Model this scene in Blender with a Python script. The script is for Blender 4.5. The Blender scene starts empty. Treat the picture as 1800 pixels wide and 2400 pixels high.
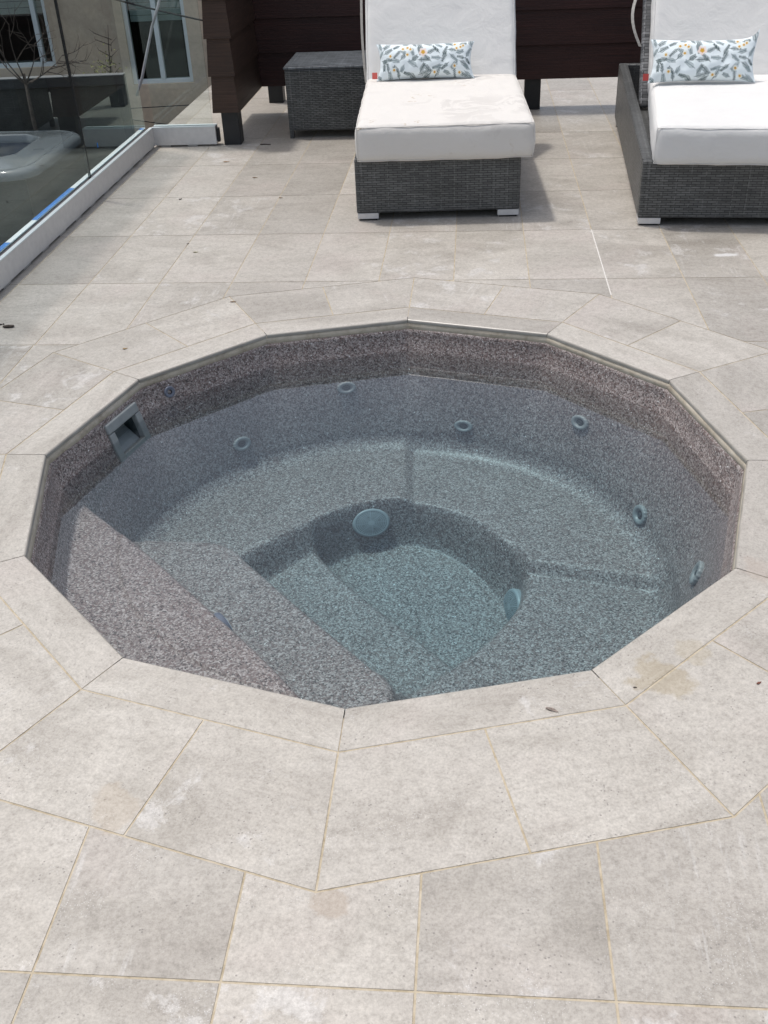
import bpy, bmesh, math, random
import numpy as np
from mathutils import Vector, Matrix, noise

random.seed(7)
rng = np.random.default_rng(7)
scene = bpy.context.scene
R = math.radians

# ------------------------------------------------------------------ camera
cam_data = bpy.data.cameras.new("camera")
cam = bpy.data.objects.new("camera", cam_data)
scene.collection.objects.link(cam)
cam.location = (0.0406, -2.5639, 1.4855)
cam.rotation_euler = (R(56.6756), R(2.2246), R(-0.2948))
cam_data.sensor_fit = 'VERTICAL'
cam_data.sensor_height = 24.0
cam_data.sensor_width = 18.0
cam_data.lens = 23.608
cam_data.clip_start = 0.02
cam_data.clip_end = 500
scene.camera = cam

# ------------------------------------------------------------------ light
SUN_DIR = Vector((-0.25, 0.155, 1.0)).normalized()      # towards the sun
SUN_EL = math.asin(SUN_DIR.z)
SUN_AZ = math.atan2(SUN_DIR.x, SUN_DIR.y)
world = bpy.data.worlds.new("World")
scene.world = world
world.use_nodes = True
wn = world.node_tree
sky = wn.nodes.new('ShaderNodeTexSky')
sky.sky_type = 'NISHITA'
sky.sun_disc = False
sky.sun_elevation = SUN_EL
sky.sun_rotation = SUN_AZ
sky.air_density = 1.0
sky.dust_density = 3.5
sky.ozone_density = 1.0
hs = wn.nodes.new('ShaderNodeHueSaturation'); hs.inputs['Saturation'].default_value = 0.62      # thin high cloud
wn.links.new(sky.outputs[0], hs.inputs['Color'])
wn.links.new(hs.outputs[0], wn.nodes['Background'].inputs[0])
wn.nodes['Background'].inputs[1].default_value = 0.15

sun_data = bpy.data.lights.new("sun", 'SUN')
sun_data.energy = 1.9
sun_data.angle = R(3.2)
sun_data.color = (1.0, 0.955, 0.90)
sun = bpy.data.objects.new("sun", sun_data)
sun.rotation_euler = SUN_DIR.to_track_quat('Z', 'Y').to_euler()
sun.location = (-3, 2, 8)
scene.collection.objects.link(sun)

scene.view_settings.view_transform = 'Standard'
scene.view_settings.look = 'None'
scene.view_settings.exposure = 0.18
scene.view_settings.gamma = 1.0
scene.render.engine = 'CYCLES'
scene.cycles.transparent_max_bounces = 24
scene.cycles.max_bounces = 8

C = scene.collection

# ------------------------------------------------------------------ node helper
class NT:
    def __init__(self, name):
        self.m = bpy.data.materials.new(name)
        self.m.use_nodes = True
        self.t = self.m.node_tree
        self.b = self.t.nodes['Principled BSDF']
        self.out = self.t.nodes['Material Output']
    def n(self, kind, **kw):
        nd = self.t.nodes.new(kind)
        for k, v in kw.items():
            if k in nd.inputs.keys():
                s = nd.inputs[k]
                if isinstance(v, bpy.types.NodeSocket): self.t.links.new(v, s)
                else: s.default_value = v
            else:
                setattr(nd, k, v)
        return nd
    def link(self, a, b): self.t.links.new(a, b)
    def coord(self, which='Object'):
        return self.n('ShaderNodeTexCoord').outputs[which]
    def mapping(self, vec, scale=(1, 1, 1), loc=(0, 0, 0), rot=(0, 0, 0)):
        m = self.n('ShaderNodeMapping')
        self.link(vec, m.inputs['Vector'])
        m.inputs['Scale'].default_value = scale
        m.inputs['Location'].default_value = loc
        m.inputs['Rotation'].default_value = rot
        return m.outputs[0]
    def noise(self, vec, scale, detail=4, rough=0.55, dist=0.0, out='Fac'):
        nd = self.n('ShaderNodeTexNoise', Scale=scale, Detail=detail, Roughness=rough, Distortion=dist)
        self.link(vec, nd.inputs['Vector'])
        return nd.outputs[out]
    def ramp(self, fac, stops, interp='LINEAR'):
        nd = self.n('ShaderNodeValToRGB')
        self.link(fac, nd.inputs[0])
        cr = nd.color_ramp
        cr.interpolation = interp
        while len(cr.elements) < len(stops): cr.elements.new(0.5)
        for e, (p, c) in zip(cr.elements, stops):
            e.position = p
            if not isinstance(c, (tuple, list)): c = (c, c, c)
            e.color = (*c, 1) if len(c) == 3 else c
        return nd.outputs[0]
    def mix(self, fac, a, b, mode='MIX'):
        nd = self.n('ShaderNodeMix', data_type='RGBA', blend_type=mode)
        for idx, v in ((0, fac), (6, a), (7, b)):
            s = nd.inputs[idx]
            if isinstance(v, bpy.types.NodeSocket): self.link(v, s)
            elif idx == 0: s.default_value = v
            else: s.default_value = (*v, 1) if len(v) == 3 else v
        return nd.outputs[2]
    def math(self, op, a, b=0.0, c=None):
        nd = self.n('ShaderNodeMath', operation=op)
        for i, v in enumerate((a, b, c)):
            if v is None: continue
            if isinstance(v, bpy.types.NodeSocket): self.link(v, nd.inputs[i])
            else: nd.inputs[i].default_value = v
        return nd.outputs[0]
    def vmath(self, op, a, b):
        nd = self.n('ShaderNodeVectorMath', operation=op)
        for i, v in enumerate((a, b)):
            if isinstance(v, bpy.types.NodeSocket): self.link(v, nd.inputs[i])
            else: nd.inputs[i].default_value = v
        return nd.outputs[0]
    def bump(self, height, strength=0.3, dist=0.002):
        nd = self.n('ShaderNodeBump', Strength=strength, Distance=dist)
        self.link(height, nd.inputs['Height'])
        self.link(nd.outputs[0], self.b.inputs['Normal'])
        return nd
    def base(self, v, rough=None, spec=None, metal=None):
        s = self.b.inputs['Base Color']
        if isinstance(v, bpy.types.NodeSocket): self.link(v, s)
        else: s.default_value = (*v, 1)
        if rough is not None:
            if isinstance(rough, bpy.types.NodeSocket): self.link(rough, self.b.inputs['Roughness'])
            else: self.b.inputs['Roughness'].default_value = rough
        if spec is not None: self.b.inputs['Specular IOR Level'].default_value = spec
        if metal is not None: self.b.inputs['Metallic'].default_value = metal
        return self.m

# ------------------------------------------------------------------ materials
def mat_tile(name='porcelain_paving'):
    t = NT(name)
    at = t.n('ShaderNodeAttribute', attribute_name='tile')
    rnd = at.outputs['Color']
    sep = t.n('ShaderNodeSeparateColor'); t.link(rnd, sep.inputs[0])
    r1, r2, r3 = sep.outputs[0], sep.outputs[1], sep.outputs[2]
    uv = t.n('ShaderNodeUVMap', uv_map='UVMap').outputs[0]
    off = t.vmath('MULTIPLY', rnd, (37.0, 61.0, 23.0))
    p = t.vmath('ADD', uv, off)
    # broad clouding, drawn out along the tile
    ps = t.mapping(p, scale=(0.55, 1.25, 1.0))
    cloud = t.noise(ps, 4.5, 7, 0.62, 0.9)
    col = t.ramp(cloud, [(0.28, (0.318, 0.293, 0.258)), (0.44, (0.376, 0.351, 0.312)),
                         (0.58, (0.428, 0.402, 0.361)), (0.72, (0.346, 0.321, 0.284))])
    # per tile shade
    sh = t.ramp(r1, [(0.0, (0.83, 0.825, 0.82)), (0.5, (1.0, 0.995, 0.99)), (1.0, (1.09, 1.09, 1.085))])
    col = t.mix(1.0, col, sh, 'MULTIPLY')
    cl2 = t.ramp(t.noise(p, 3.2, 6, 0.66, 0.5), [(0.40, (0.89, 0.885, 0.875)), (0.52, (1.0, 1.0, 1.0)), (0.64, (1.09, 1.09, 1.085))])
    col = t.mix(t.ramp(r2, [(0.2, 0.25), (0.8, 1.0)]), col, cl2, 'MULTIPLY')
    # pinkish patches
    pk = t.ramp(t.noise(p, 2.6, 3, 0.5, 0.4), [(0.54, 0.0), (0.70, 0.40)])
    col = t.mix(pk, col, (0.43, 0.38, 0.345))
    # chalky blotches with crisp edges
    bl = t.noise(p, 8.0, 11, 0.72, 0.35)
    lim = t.math('MULTIPLY_ADD', r2, -0.15, 0.69)
    bm_ = t.math('MULTIPLY', t.math('SUBTRACT', bl, lim), 22.0)
    bm_ = t.n('ShaderNodeClamp', Value=bm_).outputs[0]
    bm_ = t.math('MULTIPLY', bm_, 0.46)
    col = t.mix(bm_, col, (0.56, 0.545, 0.525))
    # drawn streaks
    st = t.noise(t.mapping(p, scale=(34.0, 2.6, 1.0)), 2.2, 5, 0.65, 0.2)
    gate = t.math('MULTIPLY', t.ramp(t.noise(p, 5.0, 3), [(0.47, 0.0), (0.58, 1.0)]), t.ramp(r3, [(0.62, 0.0), (0.75, 1.0)]))
    stm = t.math('MULTIPLY', t.ramp(st, [(0.55, 0.0), (0.64, 0.34)]), gate)
    col = t.mix(stm, col, (0.57, 0.56, 0.54))
    # mottling and pits
    mot = t.noise(p, 55.0, 6, 0.7)
    grain = t.noise(p, 170.0, 5, 0.75)
    col = t.mix(0.5, col, t.ramp(grain, [(0.30, (0.50, 0.48, 0.45)), (0.5, (1, 1, 1)), (0.70, (1.38, 1.38, 1.38))]), 'MULTIPLY')
    fl = t.n('ShaderNodeTexVoronoi', Scale=210.0, Randomness=1.0); t.link(p, fl.inputs['Vector'])
    flm = t.math('MULTIPLY', t.ramp(fl.outputs['Distance'], [(0.12, 0.8), (0.22, 0.0)]), t.ramp(t.noise(p, 8.0, 4), [(0.50, 0.0), (0.62, 1.0)]))
    col = t.mix(flm, col, (0.60, 0.59, 0.57))
    col = t.mix(0.45, col, t.ramp(mot, [(0.3, (0.55, 0.53, 0.51)), (0.5, (1, 1, 1)), (0.72, (1.25, 1.25, 1.24))]), 'MULTIPLY')
    pit = t.n('ShaderNodeTexVoronoi', Scale=95.0, Randomness=1.0); t.link(p, pit.inputs['Vector'])
    pm = t.ramp(pit.outputs['Distance'], [(0.13, 1.0), (0.20, 0.0)])
    pg = t.ramp(t.noise(p, 14.0, 3), [(0.50, 0.0), (0.62, 1.0)])
    pm = t.math('MULTIPLY', pm, pg)
    col = t.mix(t.math('MULTIPLY', pm, 0.7), col, (0.17, 0.155, 0.14))
    dk = t.ramp(t.noise(p, 3.2, 5, 0.6, 0.5), [(0.60, 0.0), (0.74, 0.35)])
    col = t.mix(dk, col, (0.29, 0.27, 0.245))
    # world-fixed stains
    wp = t.coord('Object')
    def stain(cx, cy, rad, colr, amt, sc=12.0):
        d = t.n('ShaderNodeVectorMath', operation='DISTANCE')
        t.link(wp, d.inputs[0]); d.inputs[1].default_value = (cx, cy, 0)
        nn = t.noise(wp, sc, 5, 0.6)
        v = t.math('ADD', d.outputs['Value'], t.math('MULTIPLY', t.math('SUBTRACT', nn, 0.5), rad * 3.2))
        return t.ramp(t.math('DIVIDE', v, rad), [(0.70, amt), (1.0, 0.0)]), colr
    for s in [(0.575, -0.985, 0.075, (0.30, 0.235, 0.125), 0.42), (0.66, -0.91, 0.04, (0.33, 0.27, 0.16), 0.3),
              (-0.52, -1.29, 0.06, (0.38, 0.29, 0.19), 0.25), (-0.10, -1.50, 0.035, (0.28, 0.20, 0.13), 0.35),
              (0.90, -0.62, 0.05, (0.36, 0.30, 0.25), 0.4)]:
        f, c = stain(*s)
        col = t.mix(f, col, c)
    wv = t.n('ShaderNodeVectorMath', operation='MULTIPLY'); t.link(t.vmath('SUBTRACT', wp, (1.45, 1.581, 0.0)), wv.inputs[0]); wv.inputs[1].default_value = (1.0, 2.6, 1.0)
    wl = t.n('ShaderNodeVectorMath', operation='LENGTH'); t.link(wv.outputs[0], wl.inputs[0])
    ws = t.ramp(t.math('ADD', wl.outputs['Value'], t.math('MULTIPLY', t.noise(wp, 40, 4, 0.7), 0.10)), [(0.085, 0.75), (0.115, 0.0)])
    col = t.mix(ws, col, (0.66, 0.66, 0.65))
    rg = t.ramp(mot, [(0.3, 0.52), (0.7, 0.40)])
    t.base(col, rg, 0.6)
    h = t.math('ADD', t.math('MULTIPLY', mot, 0.6), t.math('MULTIPLY', cloud, 0.8))
    h = t.math('SUBTRACT', h, t.math('MULTIPLY', pm, 0.8))
    t.bump(h, 0.35, 0.0015)
    return t.m

def mat_grout():
    t = NT('sand_grout'); p = t.coord()
    c = t.ramp(t.noise(p, 30, 5, 0.7), [(0.3, (0.30, 0.25, 0.17)), (0.5, (0.45, 0.385, 0.28)), (0.7, (0.54, 0.48, 0.38))])
    t.base(c, 0.9); t.bump(t.noise(p, 200, 3), 0.5, 0.002); return t.m

def mat_coping_edge():
    t = NT('glazed_coping_edge'); p = t.coord()
    c = t.ramp(t.noise(p, 9, 5, 0.6), [(0.3, (0.27, 0.25, 0.215)), (0.7, (0.40, 0.375, 0.335))])
    t.base(c, 0.32, 0.5); return t.m

def mat_sealant():
    t = NT('beige_mortar_bead'); p = t.coord()
    c = t.ramp(t.noise(p, 16, 6, 0.7), [(0.25, (0.25, 0.205, 0.15)), (0.5, (0.45, 0.395, 0.31)), (0.75, (0.55, 0.50, 0.42))])
    t.base(c, 0.75); t.bump(t.noise(p, 60, 4), 0.6, 0.003); return t.m

def mat_speckle():
    t = NT('speckled_acrylic'); p = t.coord()
    warp = t.noise(p, 140, 2, 0.5, out='Color')
    pw = t.vmath('ADD', p, t.vmath('MULTIPLY', warp, (0.006, 0.006, 0.006)))
    v = t.n('ShaderNodeTexVoronoi', Scale=235.0, Randomness=1.0); t.link(pw, v.inputs['Vector'])
    s = t.n('ShaderNodeSeparateColor'); t.link(v.outputs['Color'], s.inputs[0])
    col = t.ramp(s.outputs[0], [(0.0, (0.035, 0.030, 0.030)), (0.12, (0.105, 0.077, 0.072)), (0.27, (0.175, 0.130, 0.120)),
                                (0.45, (0.225, 0.205, 0.200)), (0.62, (0.300, 0.272, 0.262)), (0.78, (0.395, 0.380, 0.370)),
                                (0.92, (0.48, 0.465, 0.455))], 'CONSTANT')
    v2 = t.n('ShaderNodeTexVoronoi', Scale=165.0, Randomness=1.0); t.link(pw, v2.inputs['Vector'])
    s2 = t.n('ShaderNodeSeparateColor'); t.link(v2.outputs['Color'], s2.inputs[0])
    col = t.mix(0.22, col, t.ramp(s2.outputs[1], [(0.0, (0.11, 0.085, 0.08)), (0.5, (0.24, 0.22, 0.215)), (1.0, (0.42, 0.40, 0.39))]))
    big = t.noise(p, 4.0, 3)
    col = t.mix(0.35, col, t.ramp(big, [(0.3, (0.75, 0.72, 0.72)), (0.7, (1.2, 1.2, 1.2))]), 'MULTIPLY')
    # mica flecks
    fl = t.math('GREATER_THAN', s2.outputs[2], 0.992)
    fl2 = t.math('MULTIPLY', fl, t.math('LESS_THAN', v2.outputs['Distance'], 0.30))
    col = t.mix(1.0, col, (0.93, 0.872, 0.848), 'MULTIPLY')
    col = t.mix(fl2, col, (0.9, 0.92, 0.92))
    t.base(col, 0.42, 0.4)
    t.bump(t.noise(p, 90, 2), 0.12, 0.001)
    return t.m

def mat_simple(name, col, rough=0.5, metal=0.0, spec=0.5, nscale=None, namp=0.15, bump=None, bscale=80):
    t = NT(name)
    if nscale:
        f = t.noise(t.coord(), nscale, 5, 0.6)
        a = tuple(c * (1 - namp) for c in col); b = tuple(min(1, c * (1 + namp)) for c in col)
        t.base(t.ramp(f, [(0.3, a), (0.7, b)]), rough, spec, metal)
    else:
        t.base(col, rough, spec, metal)
    if bump:
        t.bump(t.noise(t.coord(), bscale, 4), bump, 0.002)
    return t.m

def mat_wicker(name, dark, light, sx=0.030, sy=0.0085):
    t = NT(name)
    uv = t.n('ShaderNodeUVMap', uv_map='UVMap').outputs[0]
    wob = t.noise(uv, 22.0, 2, out='Color')
    uvw = t.vmath('ADD', uv, t.vmath('MULTIPLY', t.vmath('SUBTRACT', wob, (0.5, 0.5, 0.5)), (0.006, 0.003, 0)))
    br = t.n('ShaderNodeTexBrick', offset=0.5, squash=1.0)
    br.inputs['Scale'].default_value = 1.0
    br.inputs['Brick Width'].default_value = sx
    br.inputs['Row Height'].default_value = sy
    br.inputs['Mortar Size'].default_value = 0.0012
    br.inputs['Mortar Smooth'].default_value = 0.6
    br.inputs['Bias'].default_value = 0.0
    br.inputs['Color1'].default_value = (*dark, 1)
    br.inputs['Color2'].default_value = (*light, 1)
    br.inputs['Mortar'].default_value = (0.008, 0.008, 0.009, 1)
    t.link(uvw, br.inputs['Vector'])
    # strands bow over and under
    sep = t.n('ShaderNodeSeparateXYZ'); t.link(uvw, sep.inputs[0])
    row = t.math('FLOOR', t.math('DIVIDE', sep.outputs[1], sy))
    ph = t.math('MULTIPLY', t.math('MODULO', row, 2.0), math.pi)
    wave = t.math('SINE', t.math('ADD', t.math('MULTIPLY', sep.outputs[0], 2 * math.pi / sx), ph))
    hgt = t.math('SUBTRACT', t.math('MULTIPLY', wave, 0.35), t.math('MULTIPLY', br.outputs['Fac'], 1.0))
    strand = t.noise(t.mapping(uv, scale=(3.5, 1.0 / sy, 1)), 1.0, 3, 0.7)
    patch = t.noise(uv, 5.0, 3)
    col = t.mix(0.7, br.outputs['Color'], t.ramp(strand, [(0.3, (0.6, 0.6, 0.6)), (0.7, (1.6, 1.6, 1.6))]), 'MULTIPLY')
    col = t.mix(0.5, col, t.ramp(patch, [(0.35, (0.7, 0.7, 0.7)), (0.65, (1.25, 1.25, 1.25))]), 'MULTIPLY')
    # upright pale stakes showing through the weave
    stk = t.math('ABSOLUTE', t.math('SUBTRACT', t.math('FRACT', t.math('DIVIDE', sep.outputs[0], 0.062)), 0.5))
    sm = t.math('MULTIPLY', t.math('LESS_THAN', stk, 0.045), t.math('GREATER_THAN', t.noise(t.mapping(uv, scale=(20, 60, 1)), 1.0, 2), 0.50))
    col = t.mix(t.math('MULTIPLY', sm, 0.55), col, tuple(c * 1.5 for c in light))
    t.base(col, 0.42, 0.5)
    t.bump(hgt, 0.9, 0.003)
    return t.m

def mat_fabric(name, col, stains=False):
    t = NT(name); p = t.coord()
    c = t.ramp(t.noise(p, 3.0, 4), [(0.3, tuple(x * 0.955 for x in col)), (0.7, col)])
    if stains:
        n1 = t.noise(p, 6.0, 6, 0.65, 0.6)
        gate = t.ramp(t.noise(p, 1.9, 2), [(0.46, 0.0), (0.62, 1.0)])
        m1 = t.math('MULTIPLY', t.ramp(n1, [(0.52, 0.0), (0.57, 0.45)]), gate)
        c = t.mix(m1, c, (0.50, 0.475, 0.445))
        n2 = t.noise(p, 30.0, 4, 0.6)
        m2 = t.math('MULTIPLY', t.ramp(n2, [(0.60, 0.0), (0.66, 0.65)]),
                    t.ramp(t.noise(t.mapping(p, loc=(3.1, 1.7, 0)), 3.2, 2), [(0.60, 0.0), (0.68, 1.0)]))
        c = t.mix(m2, c, (0.42, 0.33, 0.22))
    weave = t.n('ShaderNodeTexWave', Scale=260.0, Distortion=0.4, bands_direction='X'); t.link(p, weave.inputs['Vector'])
    t.base(c, 0.92, 0.2)
    h = t.math('ADD', t.math('MULTIPLY', t.noise(p, 7.0, 4, 0.6, 0.4), 9.0), t.math('MULTIPLY', weave.outputs['Fac'], 0.25))
    t.bump(h, 0.5, 0.0022)
    return t.m

def mat_wood_board(name, dark, light):
    t = NT(name)
    uv = t.n('ShaderNodeUVMap', uv_map='UVMap').outputs[0]
    g = t.noise(t.mapping(uv, scale=(3.0, 170.0, 1)), 1.0, 5, 0.65, 0.3)
    big = t.noise(t.mapping(uv, scale=(1.5, 5.0, 1)), 1.0, 3)
    col = t.ramp(g, [(0.3, dark), (0.7, light)])
    col = t.mix(0.6, col, t.ramp(big, [(0.3, (0.6, 0.6, 0.6)), (0.7, (1.4, 1.3, 1.25))]), 'MULTIPLY')
    t.base(col, 0.55, 0.4)
    t.bump(g, 0.8, 0.003)
    return t.m

def mat_stucco():
    t = NT('tan_stucco'); p = t.coord()
    c = t.ramp(t.noise(p, 1.6, 5, 0.6, 0.8), [(0.30, (0.44, 0.365, 0.28)), (0.5, (0.57, 0.475, 0.36)), (0.70, (0.64, 0.52, 0.38))])
    c2 = t.ramp(t.noise(p, 24, 5), [(0.3, (0.85, 0.85, 0.85)), (0.7, (1.1, 1.1, 1.1))])
    t.base(t.mix(0.7, c, c2, 'MULTIPLY'), 0.95)
    t.bump(t.noise(p, 45, 5), 0.5, 0.006)
    return t.m

def mat_clear(name, tint, ior, gain=1.0, refl=(1, 1, 1)):
    """thin clear pane or water skin: passes light straight on, mirrors by Fresnel"""
    m = bpy.data.materials.new(name); m.use_nodes = True
    nt = m.node_tree; nt.nodes.clear()
    out = nt.nodes.new('ShaderNodeOutputMaterial')
    tr = nt.nodes.new('ShaderNodeBsdfTransparent'); tr.inputs[0].default_value = (*tint, 1)
    gl = nt.nodes.new('ShaderNodeBsdfGlossy'); gl.inputs['Roughness'].default_value = 0.0
    gl.inputs[0].default_value = (*refl, 1)
    fr = nt.nodes.new('ShaderNodeFresnel'); fr.inputs[0].default_value = ior
    mx = nt.nodes.new('ShaderNodeMixShader')
    ge = nt.nodes.new('ShaderNodeNewGeometry'); mm = nt.nodes.new('ShaderNodeMath'); mm.operation = 'SUBTRACT'
    mm.inputs[0].default_value = 1.0; nt.links.new(ge.outputs['Backfacing'], mm.inputs[1])
    m2 = nt.nodes.new('ShaderNodeMath'); m2.operation = 'MULTIPLY'; nt.links.new(fr.outputs[0], m2.inputs[0]); nt.links.new(mm.outputs[0], m2.inputs[1])
    m3 = nt.nodes.new('ShaderNodeMath'); m3.operation = 'MULTIPLY'; nt.links.new(m2.outputs[0], m3.inputs[0]); m3.inputs[1].default_value = gain
    nt.links.new(m3.outputs[0], mx.inputs[0]); nt.links.new(tr.outputs[0], mx.inputs[1]); nt.links.new(gl.outputs[0], mx.inputs[2])
    nt.links.new(mx.outputs[0], out.inputs[0])
    return m, nt, fr, gl, out

TILE = mat_tile()
GROUT = mat_grout()
COPE_EDGE = mat_coping_edge()
SEAL = mat_sealant()
SPECK = mat_speckle()
WICK = mat_wicker('charcoal_wicker', (0.066, 0.069, 0.068), (0.110, 0.113, 0.111), 0.040, 0.0105)
WICK_T = mat_wicker('blue_grey_wicker', (0.07, 0.08, 0.09), (0.135, 0.15, 0.165), 0.05, 0.018)
WICK_B = mat_wicker('banded_wicker', (0.06, 0.062, 0.064), (0.19, 0.192, 0.195), 0.10, 0.016)
FAB1 = mat_fabric('stained_cream_canvas', (0.70, 0.675, 0.635), True)
FAB2 = mat_fabric('clean_cream_canvas', (0.71, 0.705, 0.685), False)
ALU = mat_simple('brushed_aluminium', (0.62, 0.61, 0.60), 0.45, 0.25, 0.5, 30, 0.06)
ALU_TOP = mat_simple('pale_anodised_lip', (0.66, 0.71, 0.71), 0.38, 0.15, 0.5)
GASKET = mat_simple('grey_gasket', (0.09, 0.07, 0.075), 0.6)
TAPE = mat_simple('blue_masking_tape', (0.015, 0.13, 0.40), 0.9, nscale=40, namp=0.2)
BLACKMETAL = mat_simple('black_painted_post', (0.010, 0.011, 0.013), 0.5, nscale=12, namp=0.3)
SLOT = mat_simple('dark_shim', (0.012, 0.011, 0.013), 0.9)
BOARD = mat_wood_board('dark_brown_siding', (0.026, 0.014, 0.009), (0.068, 0.038, 0.025))
BOARD_RED = mat_wood_board('red_brown_siding', (0.016, 0.005, 0.004), (0.050, 0.016, 0.012))
FIT = mat_simple('grey_green_plastic', (0.235, 0.255, 0.255), 0.38, nscale=30, namp=0.08)
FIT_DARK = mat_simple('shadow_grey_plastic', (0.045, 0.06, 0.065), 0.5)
FIT_BLUE = mat_simple('slate_blue_plastic', (0.12, 0.135, 0.175), 0.4)
STUCCO = mat_stucco()
FRAME = mat_simple('white_vinyl_frame', (0.66, 0.72, 0.73), 0.4)
BLIND = mat_simple('grey_slat_blind', (0.40, 0.43, 0.43), 0.6, nscale=8, namp=0.1)
ROOM = mat_simple('dim_room', (0.018, 0.020, 0.017), 0.9, nscale=3, namp=0.6)
CABLE = mat_simple('black_cable_sheath', (0.010, 0.010, 0.011), 0.6)
ROD = mat_simple('weathered_white_rod', (0.45, 0.45, 0.46), 0.5, nscale=9, namp=0.35)
BARK = mat_simple('bare_bark', (0.085, 0.070, 0.058), 0.9, nscale=40, namp=0.35, bump=0.6)
LEAFG = mat_simple('yellow_green_leaf', (0.17, 0.19, 0.04), 0.6, nscale=20, namp=0.3)
DRYLEAF = mat_simple('dry_leaf', (0.16, 0.10, 0.05), 0.85, nscale=60, namp=0.4)
SHELLW = mat_simple('glossy_pale_acrylic', (0.13, 0.150, 0.162), 0.10, nscale=6, namp=0.05)
BASIN = mat_simple('slate_basin_liner', (0.10, 0.115, 0.14), 0.4, nscale=12, namp=0.2)
CABINET = mat_simple('near_black_cabinet', (0.012, 0.014, 0.016), 0.5)
TERR = mat_simple('dark_terrace_slab', (0.028, 0.032, 0.030), 0.8, nscale=4, namp=0.3)
DARKW = mat_simple('dark_rendered_wall', (0.030, 0.030, 0.027), 0.9, nscale=6, namp=0.35)
CAPM = mat_simple('grey_wall_cap', (0.20, 0.21, 0.215), 0.45)
RED = mat_simple('coral_red_tag', (0.55, 0.10, 0.08), 0.7)
RED2 = mat_simple('brick_red_tag', (0.33, 0.035, 0.03), 0.7)
STRAP = mat_simple('cream_webbing', (0.42, 0.40, 0.37), 0.85, nscale=60, namp=0.15)
CONC = mat_simple('pale_slab_edge', (0.40, 0.385, 0.36), 0.85, nscale=6, namp=0.1)
GLASS, *_ = mat_clear('clear_fence_glass', (0.96, 0.985, 0.98), 1.45, 1.4, (0.80, 0.95, 0.95))
WPANE, *_ = mat_clear('window_glass', (0.80, 0.86, 0.84), 1.50, 1.5)

WATER, wnt, wfr, wgl, wout = mat_clear('clear_spa_water', (0.90, 0.90, 0.90), 1.333, 1.5)
vol = wnt.nodes.new('ShaderNodeVolumeAbsorption')
vol.inputs['Color'].default_value = (0.22, 0.80, 0.93, 1)
vol.inputs['Density'].default_value = 0.62
wnt.links.new(vol.outputs[0], wout.inputs['Volume'])
tc = wnt.nodes.new('ShaderNodeTexCoord'); wno = wnt.nodes.new('ShaderNodeTexNoise')
wno.inputs['Scale'].default_value = 3.0; wno.inputs['Detail'].default_value = 2
wnt.links.new(tc.outputs['Object'], wno.inputs['Vector'])
wb = wnt.nodes.new('ShaderNodeBump'); wb.inputs['Strength'].default_value = 0.05; wb.inputs['Distance'].default_value = 0.01
wnt.links.new(wno.outputs[0], wb.inputs['Height'])
wnt.links.new(wb.outputs[0], wfr.inputs['Normal']); wnt.links.new(wb.outputs[0], wgl.inputs['Normal'])

# ------------------------------------------------------------------ object helpers
def mesh_obj(name, verts, faces, mats, parent=None, smooth=False, mat_idx=None):
    me = bpy.data.meshes.new(name)
    me.from_pydata([tuple(map(float, v)) for v in verts], [], faces)
    for m in (mats if isinstance(mats, (list, tuple)) else [mats]): me.materials.append(m)
    if mat_idx is not None: me.polygons.foreach_set('material_index', mat_idx)
    if smooth: me.polygons.foreach_set('use_smooth', [True] * len(me.polygons))
    me.update()
    o = bpy.data.objects.new(name, me); C.objects.link(o)
    if parent: o.parent = parent
    return o

def bm_obj(name, bm, mats, parent=None, smooth=False, boxuv=False):
    if boxuv:
        uvl = bm.loops.layers.uv.verify()
        bm.normal_update()
        for f in bm.faces:
            n = f.normal
            ax = max(range(3), key=lambda i: abs(n[i]))
            for l in f.loops:
                c = l.vert.co
                l[uvl].uv = ((c.x, c.y), (c.y, c.z), (c.x, c.z))[(1, 2, 0)[ax]]
        uvl.name
    me = bpy.data.meshes.new(name)
    bm.to_mesh(me); bm.free()
    if boxuv: me.uv_layers[0].name = 'UVMap'
    for m in (mats if isinstance(mats, (list, tuple)) else [mats]): me.materials.append(m)
    if smooth: me.polygons.foreach_set('use_smooth', [True] * len(me.polygons))
    o = bpy.data.objects.new(name, me); C.objects.link(o)
    if parent: o.parent = parent
    return o

def thing(name, label, cat, loc=(0, 0, 0), rz=0.0, group=None):
    o = bpy.data.objects.new(name, None); C.objects.link(o)
    o.empty_display_size = 0.1
    o.location = loc; o.rotation_euler = (0, 0, rz)
    return tag(o, label, cat, group)

def tag(o, label, cat, group=None):
    o['label'] = label; o['category'] = cat
    if group: o['group'] = group
    return o

def struct(o):
    o['kind'] = 'structure'
    return o

def add_box(bm, lo, hi, bevel=0.0, seg=2, mat=0):
    r = bmesh.ops.create_cube(bm, size=1.0)
    vs = r['verts']
    for v in vs:
        v.co = Vector(((lo[0] + hi[0]) / 2 + v.co.x * (hi[0] - lo[0]),
                       (lo[1] + hi[1]) / 2 + v.co.y * (hi[1] - lo[1]),
                       (lo[2] + hi[2]) / 2 + v.co.z * (hi[2] - lo[2])))
    fs = set(f for v in vs for f in v.link_faces)
    for f in fs: f.material_index = mat
    if bevel > 0:
        es = list(set(e for v in vs for e in v.link_edges))
        bmesh.ops.bevel(bm, geom=es, offset=bevel, segments=seg, profile=0.5, affect='EDGES')

def box(name, lo, hi, mat, parent=None, bevel=0.004, seg=2, uv=True):
    bm = bmesh.new(); add_box(bm, lo, hi, bevel, seg)
    return bm_obj(name, bm, mat, parent, boxuv=uv)

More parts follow.
